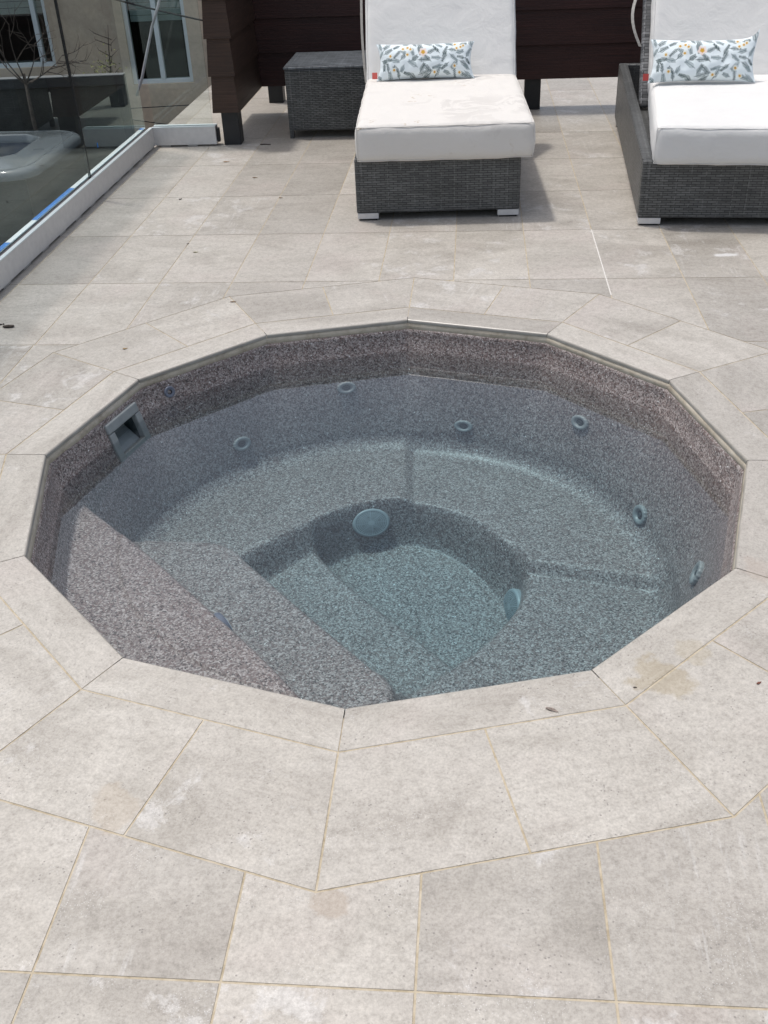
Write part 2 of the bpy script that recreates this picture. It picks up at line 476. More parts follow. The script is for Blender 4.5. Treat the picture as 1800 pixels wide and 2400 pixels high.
def tube_data(pts, rad, seg=8, cap=True):
    pts = [Vector(p) for p in pts]
    if not isinstance(rad, (list, tuple)): rad = [rad] * len(pts)
    V, F = [], []
    up = Vector((0.13, 0.27, 0.95)).normalized()
    for i, p in enumerate(pts):
        d = (pts[min(i + 1, len(pts) - 1)] - pts[max(i - 1, 0)]).normalized()
        a = d.cross(up)
        if a.length < 1e-3: a = d.cross(Vector((1, 0, 0)))
        a.normalize(); b = d.cross(a)
        for k in range(seg):
            t = 2 * math.pi * k / seg
            V.append(p + (a * math.cos(t) + b * math.sin(t)) * rad[i])
    for i in range(len(pts) - 1):
        for k in range(seg):
            a0 = i * seg + k; a1 = i * seg + (k + 1) % seg
            F.append((a0, a1, a1 + seg, a0 + seg))
    if cap:
        F.append(tuple(range(seg))[::-1]); n = len(V) - seg
        F.append(tuple(range(n, n + seg)))
    return V, F

def tubes(name, lst, mat, parent=None, seg=8):
    V, F = [], []
    for pts, rad in lst:
        v, f = tube_data(pts, rad, seg)
        b = len(V); V += v; F += [tuple(i + b for i in q) for q in f]
    return mesh_obj(name, V, F, mat, parent, smooth=True)

def lathe_data(profile, seg=32, rfun=None):
    """profile: list of (r, z); rfun(i, theta, r) may modulate the radius"""
    V, F = [], []
    for i, (r, z) in enumerate(profile):
        for k in range(seg):
            t = 2 * math.pi * k / seg
            rr = rfun(i, t, r) if rfun else r
            V.append((rr * math.cos(t), rr * math.sin(t), z))
    for i in range(len(profile) - 1):
        for k in range(seg):
            a = i * seg + k; b = i * seg + (k + 1) % seg
            F.append((a, b, b + seg, a + seg))
    return V, F

# ------------------------------------------------------------------ paving
GA = R(-4.6485)                       # the paving grid's turn
EX = np.array([math.cos(GA), math.sin(GA)]); EY = np.array([-math.sin(GA), math.cos(GA)])
TW, TL = 0.3082, 0.6271
O_FAR = np.array([-1.2467, 1.5357]); O_NEAR = np.array([-0.5784, -1.6143])
PH0 = R(85.0)
def ngon(rad, c=(0.0, -0.011), ph=PH0):
    return [np.array([c[0] + rad * math.cos(ph - k * math.pi / 6), c[1] + rad * math.sin(ph - k * math.pi / 6)]) for k in range(12)]
POOL_C = np.array([0.0, -0.011])
P_IN = ngon(1.030); P_COPE = ngon(1.154); P_RING = ngon(1.474)
GAP = 0.0022

def clip(poly, n, d):
    """keep the side n.x <= d"""
    out = []
    for i in range(len(poly)):
        a, b = poly[i], poly[(i + 1) % len(poly)]
        da, db = n @ a - d, n @ b - d
        if da <= 0: out.append(a)
        if (da < 0) != (db < 0) and abs(da - db) > 1e-12:
            t = da / (da - db); out.append(a + t * (b - a))
    return out if len(out) >= 3 else []

class TileSet:
    def __init__(self): self.V = []; self.F = []; self.col = []; self.uv = []; self.mi = []
    def add(self, poly, ang, col, origin, z=0.0, side=True, borders=None):
        b = len(self.V); n = len(poly)
        area = sum(poly[i][0] * poly[(i + 1) % n][1] - poly[(i + 1) % n][0] * poly[i][1] for i in range(n))
        if abs(area) < 2e-4: return
        if area < 0: poly = poly[::-1]
        ca, sa = math.cos(-ang), math.sin(-ang)
        def uvf(p):
            q = p - origin; return (q[0] * ca - q[1] * sa, q[0] * sa + q[1] * ca)
        dip = 0.0012
        self.V += [(p[0], p[1], z) for p in poly] + [(p[0], p[1], z - 0.009) for p in poly]
        self.F.append(tuple(range(b, b + n))); self.col.append(col); self.uv.append([uvf(p) for p in poly]); self.mi.append(0)
        for i in range(n):
            j = (i + 1) % n
            mid = (poly[i] + poly[j]) / 2
            if borders is not None and not any(abs(nn @ mid - dd) < 1e-5 for nn, dd in borders): continue
            self.F.append((b + i, b + n + i, b + n + j, b + j)); self.col.append(col)
            self.uv.append([uvf(poly[i]), uvf(poly[i]), uvf(poly[j]), uvf(poly[j])]); self.mi.append(0)
    def build(self, name, mat, parent=None):
        o = mesh_obj(name, self.V, self.F, mat, parent)
        me = o.data
        uvl = me.uv_layers.new(name='UVMap'); flat = [c for f in self.uv for p in f for c in p]
        uvl.data.foreach_set('uv', flat)
        at = me.color_attributes.new('tile', 'FLOAT_COLOR', 'CORNER')
        cc = [c for f, q in zip(self.F, self.col) for _ in f for c in (*q, 1.0)]
        at.data.foreach_set('color', cc)
        return o

def rcol(bias=0.0):
    return (min(1, max(0, random.random() * 0.9 + bias)), random.random(), random.random())

def edges_of(P, grow=0.0):
    es = []
    for k in range(12):
        a, b = P[k], P[(k + 1) % 12]
        e = b - a; n = np.array([e[1], -e[0]]); n /= np.linalg.norm(n)
        if n @ (a - POOL_C) < 0: n = -n
        es.append((n, n @ a + grow))
    return es
RING_E = edges_of(P_RING, GAP)

def deck_edges():
    """the deck stops at the left drop, the rear and far to the right"""
    n = -EX; a = np.array([-1.600, 1.457]) - EX * 0.085
    return [(n, n @ a)]
DECK_E = deck_edges()

field = TileSet()
def field_tile(o, i, j, col=None):
    lo = o + EX * (i * TW + GAP) + EY * (j * TL + GAP)
    quad = [lo, lo + EX * (TW - 2 * GAP), lo + EX * (TW - 2 * GAP) + EY * (TL - 2 * GAP), lo + EY * (TL - 2 * GAP)]
    for n, d in DECK_E:
        quad = clip(quad, n, d)
        if not quad: return
    borders = []
    for k in range(len(quad)):
        a, b = quad[k], quad[(k + 1) % len(quad)]
        e = b - a; L = np.linalg.norm(e)
        if L < 1e-6: continue
        nn = np.array([e[1], -e[0]]) / L; borders.append((nn, nn @ a))
    borders += RING_E
    col = col or rcol()
    rest = quad
    for n, d in RING_E:                     # peel off what lies outside each edge of the ring
        outp = clip(rest, -n, -d)
        if outp: field.add(outp, GA, col, lo, borders=borders)
        rest = clip(rest, n, d)
        if not rest: break

SPLIT = 0.0
for i in range(-3, 22):
    for j in range(-8, 9):
        # rows run on one grid beyond the tub and a slightly shifted one on the near side
        c = O_FAR + EX * (i + 0.5) * TW + EY * (j + 0.5) * TL
        if j >= -1 and c[1] > -0.9: field_tile(O_FAR, i, j) if j >= -2 else None
NEAR_J0 = 0
# near grid: its rows keep the joint at O_NEAR and meet the far grid beside the tub
def row_y(o, j): return o + EY * (j * TL)
far_low = O_FAR + EY * (-1 * TL)          # lower edge of the last far row
near_top = O_NEAR + EY * TL
gapv = (far_low - near_top) @ EY
for i in range(-5, 20):
    for j in range(-6, 1):
        field_tile(O_NEAR, i, j)
# closing rows between the two grids, cut to fit
rows = 3
cut = gapv / rows if gapv > 0.05 else 0
if cut:
    TLs = TL
    for i in range(-5, 20):
        for j in range(rows):
            TL = cut
            field_tile(near_top, i, j)
            TL = TLs
paving = struct(field.build('paving', TILE)); paving['label'] = 'beige grey porcelain paving tiles around the sunken tub'

# one joint of the far paving has been filled with bright new grout
NG = mat_simple('fresh_white_grout', (0.62, 0.60, 0.56), 0.85, nscale=60, namp=0.15)
q0 = O_FAR + EX * 7 * TW
V = [q0 + EX * s_ * 0.0022 + EY * y_ for y_ in (-0.18, TL * 1.0) for s_ in (-1, 1)]
fg = struct(mesh_obj('fresh_grout', [(p[0], p[1], 0.0005) for p in V], [(0, 1, 3, 2)], NG))

# ring of cut slabs round the tub
ring = TileSet()
for k in range(12):
    a0, b0 = P_COPE[k], P_COPE[(k + 1) % 12]; a1, b1 = P_RING[k], P_RING[(k + 1) % 12]
    e = (b1 - a1) / np.linalg.norm(b1 - a1)
    n = np.array([e[1], -e[0]])
    if n @ (a1 - POOL_C) < 0: n = -n
    for h in range(2):
        m0, m1 = (a0 + b0) / 2, (a1 + b1) / 2
        m0 = m0 @ e * e + (m0 @ n) * n; m1 = m1 @ e * e + (m1 @ n) * n
        quad = [a0, m0, m1, a1] if h == 0 else [m0, b0, b1, m1]
        cen = sum(quad) / 4
        poly = quad
        for q in range(4):                  # shrink by the joint
            s, t_ = quad[q], quad[(q + 1) % 4]
            ee = t_ - s; nn = np.array([ee[1], -ee[0]]) / np.linalg.norm(ee)
            if nn @ (cen - s) > 0: nn = -nn
            poly = clip(poly, nn, nn @ s - GAP)
        ring.add(poly, math.atan2(e[1], e[0]), rcol(0.05), quad[0])
ringo = struct(ring.build('paving_ring', TILE)); ringo['label'] = 'ring of cut beige slabs around the twelve sided coping'

# grout bed under the tiles, with the tub's hole, and the deck's slab edge
def annulus(inner, outer_rect, z):
    V = [(p[0], p[1], z) for p in inner]
    outer = []
    lo, hi = outer_rect
    for p in inner:
        d = p - POOL_C
        t = []
        if d[0] > 1e-9: t.append((hi[0] - POOL_C[0]) / d[0])
        if d[0] < -1e-9: t.append((lo[0] - POOL_C[0]) / d[0])
        if d[1] > 1e-9: t.append((hi[1] - POOL_C[1]) / d[1])
        if d[1] < -1e-9: t.append((lo[1] - POOL_C[1]) / d[1])
        outer.append(POOL_C + d * min(t))
    return V, outer
def grid_rot(p): return np.array([p[0] * EX[0] + p[1] * EY[0], p[0] * EX[1] + p[1] * EY[1]])
def grid_inv(p): return np.array([p @ EX, p @ EY])
XL = (np.array([-1.600, 1.457]) - EX * 0.087) @ EX
hole = [grid_inv(p) for p in ngon(1.06)]
lo, hi = (XL, -4.9), (4.6, 6.8)
cg = grid_inv(POOL_C)
V = []; F = []
rect = [np.array(q) for q in ((hi[0], hi[1]), (hi[0], lo[1]), (lo[0], lo[1]), (lo[0], hi[1]))]
outer_pts = []
N = 12
for p in hole:
    d = p - cg; t = []
    t.append(((hi[0] if d[0] > 0 else lo[0]) - cg[0]) / d[0] if abs(d[0]) > 1e-9 else 1e9)
    t.append(((hi[1] if d[1] > 0 else lo[1]) - cg[1]) / d[1] if abs(d[1]) > 1e-9 else 1e9)
    outer_pts.append(cg + d * min(t))
def gv(p, z): q = grid_rot(p); return (q[0], q[1], z)
for k in range(N):
    k2 = (k + 1) % N
    poly = [hole[k], outer_pts[k]]
    for c_ in rect:                         # put the rectangle's corner in where this sector holds it
        a1 = math.atan2(*(outer_pts[k] - cg)); a2 = math.atan2(*(outer_pts[k2] - cg)); ac = math.atan2(*(c_ - cg))
        if ((ac - a1) % (2 * math.pi)) < ((a2 - a1) % (2 * math.pi)): poly.append(c_)
    poly += [outer_pts[k2], hole[k2]]
    b = len(V); V += [gv(p, -0.0013) for p in poly]; F.append(tuple(range(b, b + len(poly)))[::-1])
mi = [0] * len(F)
for (a, b_) in ((rect[3], rect[2]), (rect[0], rect[3]), (rect[1], rect[0]), (rect[2], rect[1])):
    b = len(V); V += [gv(a, -0.0013), gv(b_, -0.0013), gv(b_, -0.30), gv(a, -0.30)]; F.append((b, b + 1, b + 2, b + 3)); mi.append(1)
# walls of the hole down to the slab's depth
for k in range(N):
    a, b_ = hole[k], hole[(k + 1) % N]
    b = len(V); V += [gv(a, -0.0013), gv(b_, -0.0013), gv(b_, -0.9), gv(a, -0.9)]; F.append((b, b + 1, b + 2, b + 3)); mi.append(1)
deck = struct(mesh_obj('deck_slab', V, F, [GROUT, CONC], mat_idx=mi))

# ------------------------------------------------------------------ the sunken tub
tub = thing('sunken_hot_tub', 'twelve sided speckled grey hot tub sunk into the paving', 'hot tub', (0, 0, 0))
SEAT = -0.45
WL = -0.1155
def rpoly(theta, ap, p=None):
    best = np.full_like(theta, -1.0); acc = np.zeros_like(theta)
    for k in range(12):
        c = np.cos(theta - (PH0 - (k + 0.5) * math.pi / 6))
        best = np.maximum(best, c)
        if p: acc += np.maximum(c, 0) ** p
    return ap / (acc ** (1 / p)) if p else ap / best

def seg_sdf(X, Y, poly):
    """signed distance to a polygon, negative inside"""
    d = np.full(X.shape, 1e9); s = np.ones(X.shape)
    n = len(poly)
    for i in range(n):
        ax, ay = poly[i]; bx, by = poly[(i + 1) % n]
        ex, ey = bx - ax, by - ay
        wx, wy = X - ax, Y - ay
        t = np.clip((wx * ex + wy * ey) / (ex * ex + ey * ey + 1e-12), 0, 1)
        dx, dy = wx - ex * t, wy - ey * t
        d = np.minimum(d, dx * dx + dy * dy)
        c1 = Y >= ay; c2 = Y < by; c3 = ex * wy > ey * wx
        flip = (c1 & c2 & c3) | (~c1 & ~c2 & ~c3)
        s = np.where(flip, -s, s)
    return s * np.sqrt(d)

def sm(x, w):                               # 1 inside (x<0), 0 outside, soft over w
    t = np.clip(0.5 - x / w, 0, 1); return t * t * (3 - 2 * t)

def chaikin(pts, it=2, closed=False):
    P = [np.array(p, float) for p in pts]
    for _ in range(it):
        Q = [] if closed else [P[0]]
        for i in range(len(P) - (0 if closed else 1)):
            a, b = P[i], P[(i + 1) % len(P)]
            Q += [a * .75 + b * .25, a * .25 + b * .75]
        if not closed: Q.append(P[-1])
        P = Q
    return P

FOOT_L = chaikin([(-0.62, 0.02), (-0.482, 0.163), (-0.307, 0.317), (-0.15, 0.435), (0.065, 0.485), (0.257, 0.395), (0.383, 0.225),
                  (0.425, 0.10), (0.412, -0.0), (0.372, -0.10), (0.215, -0.305), (0.02, -0.46), (-0.12, -0.62), (-0.2, -0.9), (-0.6, -0.9), (-0.9, -0.3)], 2, True)
STEP2 = chaikin([(-1.3, 0.175), (-0.831, 0.140), (-0.64, 0.118), (-0.545, 0.104), (-0.478, 0.06), (-0.440, 0.000)], 2) + \
        chaikin([(-0.44, 0.0), (-0.191, -0.325), (-0.055, -0.495), (-0.005, -0.56), (0.015, -0.62), (0.01, -0.72), (-0.02, -0.80), (-0.06, -1.2)], 2) + [np.array([-1.3, -1.3])]
STEP1 = chaikin([(-1.3, 0.24), (-0.965, 0.135), (-0.93, 0.095), (-0.775, -0.075), (-0.63, -0.245), (-0.486, -0.425), (-0.335, -0.61), (-0.215, -0.776), (-0.12, -0.94), (-0.08, -1.2)], 2) + [np.array([-1.3, -1.3])]
STEP3 = [(-0.9, 0.60), (-0.30, 0.50)] + [tuple(q) for q in chaikin([(-0.30, 0.50), (-0.287, 0.378), (-0.240, 0.275), (-0.135, 0.125), (0.0, -0.03), (0.095, -0.140), (0.198, -0.256), (0.30, -0.42)], 2)] + [(0.2, -0.9), (-0.9, -0.9)]

def nose(d, w):
    t = np.clip((d + w) / w, 0, 1)
    return np.where(d <= 0, 0.25 + 0.75 * np.sqrt(1 - t ** 2), 0.25 * np.clip(1 - d / 0.010, 0, 1))

def height(X, Y):
    H = np.full(X.shape, SEAT)
    # the right-hand seat lies a little lower, with a short ramp between
    H = H - 0.022 * sm(-(X - 0.075 - 0.03 * (Y - 0.6)), 0.045)
    # lower lounger seat in the front right
    ln = (Y - 0.085) + (X - 0.46) * 0.30
    H = H - 0.036 * sm(ln, 0.055) * sm(-(X - 0.02), 0.04)
    d = seg_sdf(X, Y, [tuple(q) for q in FOOT_L])
    f_soft = sm(d + 0.026, 0.072)
    tt = np.clip((0.040 - d) / 0.040, 0, 1)                    # nosing rolls over, then drops
    f_nose = np.where(d < 0, 1.0, 0.72 * (1 - np.sqrt(1 - tt ** 2)) + 0.28 * sm(d - 0.003, 0.012))
    wr = np.clip((X - Y - 0.16) / 0.18, 0, 1)
    f = f_soft * (1 - wr) + f_nose * wr
    base = -0.620 - 0.090 * np.clip((0.40 - Y) / 0.85, 0, 1)    # the floor falls gently to the front
    floor = base + 0.095 * nose(seg_sdf(X, Y, STEP3), 0.034)
    H = H * (1 - f) + floor * f
    m2 = nose(seg_sdf(X, Y, [tuple(q) for q in STEP2]) - 0.008, 0.038)
    H = H * (1 - m2) - 0.35 * m2
    m1 = nose(seg_sdf(X, Y, [tuple(q) for q in STEP1]) - 0.013, 0.032)
    H = H * (1 - m1) - 0.20 * m1
    return H

AP = 1.030 * math.cos(math.pi / 12)
NA = 900
th = np.linspace(0, 2 * math.pi, NA, endpoint=False)
levels = [(-0.0335, -0.010, 0.0, 1.0), (-0.0335, 0.001, 0.0, 1.0), (-0.0345, 0.004, 0.0, 1.0), (-0.039, 0.0075, 0.0, 1.0), (-0.048, 0.0095, 0.0, 1.0)]
zs = np.concatenate([np.linspace(-0.055, -0.40, 40), ])
lv = []
for z, off, b, _ in levels: lv.append((z, off, b))
for z in zs:
    tt = (-0.055 - z) / 0.345
    lv.append((z, 0.010 + 0.105 * tt ** 1.15, min(1.0, max(0.0, (tt - 0.05) / 0.95)) ** 1.3))
r_base = AP - 0.115
RNG = []; ZZ = []
for z, off, b in lv:
    p = 400 if b == 0 else 260 - 200 * b
    rp = rpoly(th, AP - off, p if off > 0 else None)
    rr = rp * (1 - b) + np.minimum(rp, AP - off) * b
    RNG.append(rr); ZZ.append(np.full(NA, z))
rlast = RNG[-1]
# rounded foot of the wall, then the moulded floor
for q in np.linspace(0.1, 1.0, 10):
    RNG.append(rlast - 0.062 * (1 - math.cos(q * math.pi / 2)) - 0.012 * q)
    ZZ.append(np.full(NA, -0.40 - 0.05 * math.sin(q * math.pi / 2)))
r_in = RNG[-1]
NI = 235
for q in range(1, NI + 1):
    RNG.append(r_in * (1 - q / NI) + 0.0005); ZZ.append(np.full(NA, -9.0))
RNG = np.array(RNG); ZZ = np.array(ZZ)
XX = POOL_C[0] + RNG * np.cos(th)[None]; YY = POOL_C[1] + RNG * np.sin(th)[None]
HH = height(XX, YY)
soft = 0.5 * (ZZ + HH + np.sqrt((ZZ - HH) ** 2 + 0.00012)) - 0.0054
inner = ZZ < -5
wall = ~inner
# near the steps the moulding is higher than the wall's own profile
ZF = np.where(inner, HH, np.where(HH > SEAT + 0.01, np.maximum(soft, ZZ), ZZ))
# keep the seam between wall and floor continuous where the seat is lower
fade = np.clip((-0.40 - ZZ) / 0.05, 0, 1)
ZF = np.where(wall & (HH <= SEAT + 0.01), ZZ + (HH - SEAT) * fade, ZF)
nr = RNG.shape[0]
verts = np.stack([XX, YY, ZF], -1).reshape(-1, 3)
idx = np.arange(nr * NA).reshape(nr, NA)
a = idx[:-1]; b = idx[1:]
quads = np.stack([a, np.roll(a, -1, 1), np.roll(b, -1, 1), b], -1).reshape(-1, 4)
# opening behind the skimmer's frame
SK_N = Vector((0.905, -0.335, 0.27)).normalized()
SK_U = (Vector((0, 0, 1)) - SK_N * SK_N.z).normalized(); SK_X = SK_U.cross(SK_N).normalized()
SK_O = Vector((-0.892, 0.333, -0.186)) + SK_N * 0.014; SK_H = 0.138
SK_M = Matrix.Identity(4)
for r_ in range(3): SK_M[r_][0] = SK_X[r_]; SK_M[r_][1] = SK_U[r_]; SK_M[r_][2] = SK_N[r_]; SK_M[r_][3] = SK_O[r_]
qc = verts[quads].mean(1) - np.array(SK_O)
qu, qv, qw = qc @ np.array(SK_X), qc @ np.array(SK_U), qc @ np.array(SK_N)
quads = quads[~((qu > 0.020) & (qu < 0.166) & (qv > 0.008) & (qv < SK_H - 0.022) & (np.abs(qw) < 0.08))]
me = bpy.data.meshes.new('shell')
me.vertices.add(len(verts)); me.vertices.foreach_set('co', verts.ravel())
me.loops.add(len(quads) * 4); me.loops.foreach_set('vertex_index', quads.ravel().astype(np.int32))
me.polygons.add(len(quads)); me.polygons.foreach_set('loop_start', np.arange(0, len(quads) * 4, 4, dtype=np.int32))
me.polygons.foreach_set('use_smooth', np.ones(len(quads), dtype=bool))
me.materials.append(SPECK); me.update(calc_edges=True); me.validate()
shell = bpy.data.objects.new('shell', me); C.objects.link(shell); shell.parent = tub

# coping stones
cope = TileSet()
prof = [(0.0, 0.0)]
V = []; F = []; MI = []; COL = []; UVS = []
def ring_at(rad, z): return [(p[0], p[1], z) for p in ngon(rad)]
cosA = math.cos(math.pi / 12)
pr = [(1.154 * cosA - GAP, -0.009), (1.154 * cosA - GAP, -0.0008), (1.154 * cosA - GAP - 0.001, 0.0)]
rr = 0.0065
for q in range(0, 5):
    an = q * math.pi / 8
    pr.append((AP + rr - rr * math.sin(an), -rr + rr * math.cos(an)))
pr += [(AP, -0.0125), (AP + 0.003, -0.014), (AP + 0.03, -0.014)]
for k in range(12):
    ang = PH0 - (k + 0.5) * math.pi / 6
    n = np.array([math.cos(ang), math.sin(ang)]); e = np.array([-n[1], n[0]])
    base = len(V); col = (min(1, random.random() * 0.8 + 0.25), random.random() * 0.6, 0.2)
    for (ap_, z) in pr:
        half = ap_ * math.tan(math.pi / 12) - 0.0012
        for s in (-1, 1):
            q = POOL_C + n * ap_ + e * half * s
            V.append((q[0], q[1], z))
    for i in range(len(pr) - 1):
        F.append((base + 2 * i, base + 2 * i + 1, base + 2 * i + 3, base + 2 * i + 2))
        MI.append(0 if i < 4 else 1); COL.append(col)
        UVS.append([(pr[i][0], -1), (pr[i][0], 1), (pr[i + 1][0], 1), (pr[i + 1][0], -1)])
        UVS[-1] = [(u_, 0.26 * w_) for u_, w_ in UVS[-1]]
co = mesh_obj('coping', V, F, [TILE, COPE_EDGE], tub, mat_idx=MI)
uvl = co.data.uv_layers.new(name='UVMap'); uvl.data.foreach_set('uv', [c for f in UVS for p in f for c in (p[1], p[0])])
at = co.data.color_attributes.new('tile', 'FLOAT_COLOR', 'CORNER')
at.data.foreach_set('color', [c for f, q in zip(F, COL) for _ in f for c in (*q, 1.0)])
bmx = bmesh.new(); bmx.from_mesh(co.data); bmesh.ops.recalc_face_normals(bmx, faces=bmx.faces); bmx.to_mesh(co.data); bmx.free()

# mortar bead between coping and shell (slightly wavy)
NB = 720; V = []; F = []
tb = np.linspace(0, 2 * math.pi, NB, endpoint=False)
rb = rpoly(tb, AP)
for k in range(NB):
    t = tb[k]
    w = noise.noise(Vector((math.cos(t) * 9, math.sin(t) * 9, 0.3))) * 0.003
    for (dr, z) in ((0.012, -0.0135), (0.0015, -0.0142), (-0.0010, -0.022), (-0.0045 , -0.0345 + w * 0.8), (0.010, -0.040)):
        r_ = rb[k] + dr / math.cos(0.1) + w * 0.5
        V.append((POOL_C[0] + r_ * math.cos(t), POOL_C[1] + r_ * math.sin(t), z))
for k in range(NB):
    for i in range(4):
        a0 = k * 5 + i; b0 = ((k + 1) % NB) * 5 + i
        F.append((a0, b0, b0 + 1, a0 + 1))
mesh_obj('mortar_bead', V, F, SEAL, tub, smooth=True)

# water: a closed body, its faces beyond the shell wall buried in the deck
V = []; F = []
for z in (WL, -0.80):
    V += [(p[0], p[1], z) for p in ngon(1.036)]
F.append(tuple(range(12))[::-1]); F.append(tuple(range(12, 24)))
for k in range(12): F.append((k, (k + 1) % 12, (k + 1) % 12 + 12, k + 12))
wat = mesh_obj('water', V, F, WATER)
bmx = bmesh.new(); bmx.from_mesh(wat.data); bmesh.ops.recalc_face_normals(bmx, faces=bmx.faces); bmx.to_mesh(wat.data); bmx.free()
struct(wat)


# ------------------------------------------------------------------ fittings of the tub
def mount(o, loc, nrm, spin=0.0):
    q = Vector(nrm).normalized().to_track_quat('Z', 'Y')
    o.location = loc; o.rotation_mode = 'QUATERNION'
    from mathutils import Quaternion
    o.rotation_quaternion = q @ Quaternion((0, 0, 1), spin)
    return o
def lobed(n, amp, lo, hi):
    return lambda i, t, r: r * (1 + amp * abs(math.cos(n * t / 2)) ** 0.6) if lo <= i <= hi else r
def make_jet(loc, nrm, sy=0.65, rad=0.0355):
    pr_ = [(rad * 0.96, -0.012), (rad * 0.98, 0.004), (rad * 0.97, 0.0085), (rad * 0.92, 0.0115), (rad * 0.80, 0.0120), (rad * 0.64, 0.0115),
           (rad * 0.56, 0.0085), (rad * 0.50, 0.0045), (rad * 0.46, 0.0036)]
    V, F = lathe_data(pr_, 64, lobed(16, 0.085, 0, 3))
    j = mesh_obj('jet', V, F, FIT, tub, smooth=True); mount(j, loc, nrm); j.scale = (1.0, sy, 1.0)
    V, F = lathe_data([(rad * 0.48, 0.0035), (rad * 0.30, 0.0038), (rad * 0.27, 0.0038)], 40)
    b = len(V); v2, f2 = lathe_data([(rad * 0.24, 0.0030), (rad * 0.24, 0.0085), (rad * 0.17, 0.0095), (rad * 0.12, 0.0070), (0.0002, 0.0065)], 32)
    mesh_obj('nozzle', V + v2, F + [tuple(i + b for i in q) for q in f2], FIT_DARK, j, smooth=True)
    return j
for loc, nrm, sy_ in (((-0.544, 0.708, -0.338), (0.578, -0.748, 0.326), 0.70), ((-0.152, 0.915, -0.225), (0.162, -0.94, 0.301), 0.62),
                 ((0.291, 0.832, -0.365), (-0.31, -0.893, 0.325), 0.60), ((0.692, 0.612, -0.248), (-0.718, -0.624, 0.307), 0.68),
                 ((0.842, 0.242, -0.406), (-0.944, -0.281, 0.25), 0.9), ((0.889, -0.244, -0.289), (-0.905, 0.273, 0.325), 1.0),
                 ((-0.922, -0.372, -0.150), (0.928, 0.193, 0.318), 0.6)):
    make_jet(loc, nrm, sy_)
V, F = lathe_data([(0.0200, -0.01), (0.0205, 0.004), (0.019, 0.0065), (0.0145, 0.0068), (0.0115, 0.0045), (0.0085, 0.0045)], 40)
nz = mesh_obj('air_inlet', V, F, FIT_BLUE, tub, smooth=True); mount(nz, (-0.759, 0.631, -0.076), (0.625, -0.743, 0.239))
V, F = lathe_data([(0.0085, 0.0046), (0.0080, -0.004), (0.0002, -0.004)], 24)
mesh_obj('bore', V, F, SLOT, nz, smooth=True)

SUCT = NT('perforated_suction_plastic')
_p = SUCT.coord('Object'); _s = SUCT.n('ShaderNodeSeparateXYZ'); SUCT.link(_p, _s.inputs[0])
_r = SUCT.math('SQRT', SUCT.math('ADD', SUCT.math('MULTIPLY', _s.outputs[0], _s.outputs[0]), SUCT.math('MULTIPLY', _s.outputs[1], _s.outputs[1])))
_t = SUCT.math('ARCTAN2', _s.outputs[1], _s.outputs[0])
_ring = SUCT.math('GREATER_THAN', SUCT.math('SINE', SUCT.math('MULTIPLY', _r, 2 * math.pi / 0.0066)), 0.0)
_dash = SUCT.math('GREATER_THAN', SUCT.math('SINE', SUCT.math('MULTIPLY', _t, 40.0)), -0.5)
_sp = SUCT.math('GREATER_THAN', SUCT.math('ABSOLUTE', SUCT.math('MULTIPLY', SUCT.math('SINE', SUCT.math('MULTIPLY', _t, 4.0)), _r)), 0.0050)
_in = SUCT.math('MULTIPLY', SUCT.math('LESS_THAN', _r, 0.0585), SUCT.math('GREATER_THAN', _r, 0.012))
_m = SUCT.math('MULTIPLY', SUCT.math('MULTIPLY', _ring, _dash), SUCT.math('MULTIPLY', _sp, _in))
SUCT.base(SUCT.mix(_m, (0.275, 0.305, 0.315), (0.03, 0.045, 0.05)), 0.4)
SUCT = SUCT.m
def make_suction(loc, nrm, spin, sy=0.74):
    V, F = lathe_data([(0.0680, -0.010), (0.0690, 0.010), (0.0670, 0.015), (0.0615, 0.0195), (0.0590, 0.0190), (0.045, 0.0215), (0.03, 0.0235), (0.012, 0.0245), (0.0003, 0.0245)], 72)
    o = mesh_obj('suction_cover', V, F, SUCT, tub, smooth=True); mount(o, loc, nrm, spin); o.scale = (1.0, sy, 1.0)
    for k in range(4):
        a_ = k * math.pi / 2 + 0.3
        V, F = lathe_data([(0.0022, 0.0228), (0.0018, 0.0234), (0.0002, 0.0232)], 12)
        c = mesh_obj('screw', [(v[0] + 0.030 * math.cos(a_), v[1] + 0.030 * math.sin(a_), v[2] + 0.0006) for v in V], F, SLOT, o, smooth=True)
make_suction((-0.070, 0.430, -0.525), (0.16, -0.86, 0.52), 0.0)
make_suction((0.408, 0.050, -0.628), (-0.93, -0.16, 0.30), 0.0, 0.85)

V, F = lathe_data([(0.048, -0.006), (0.048, 0.010), (0.045, 0.016), (0.036, 0.019), (0.0003, 0.021)], 48)
lf = mesh_obj('underwater_light', V, F, FIT_BLUE, tub, smooth=True); mount(lf, (-0.455, -0.472, -0.250), (0.80, 0.56, 0.10))
V, F = lathe_data([(0.030, 0.0196), (0.029, 0.0225), (0.0003, 0.0235)], 40)
mesh_obj('lens', V, F, mat_simple('frosted_lens', (0.36, 0.41, 0.44), 0.25), lf, smooth=True)

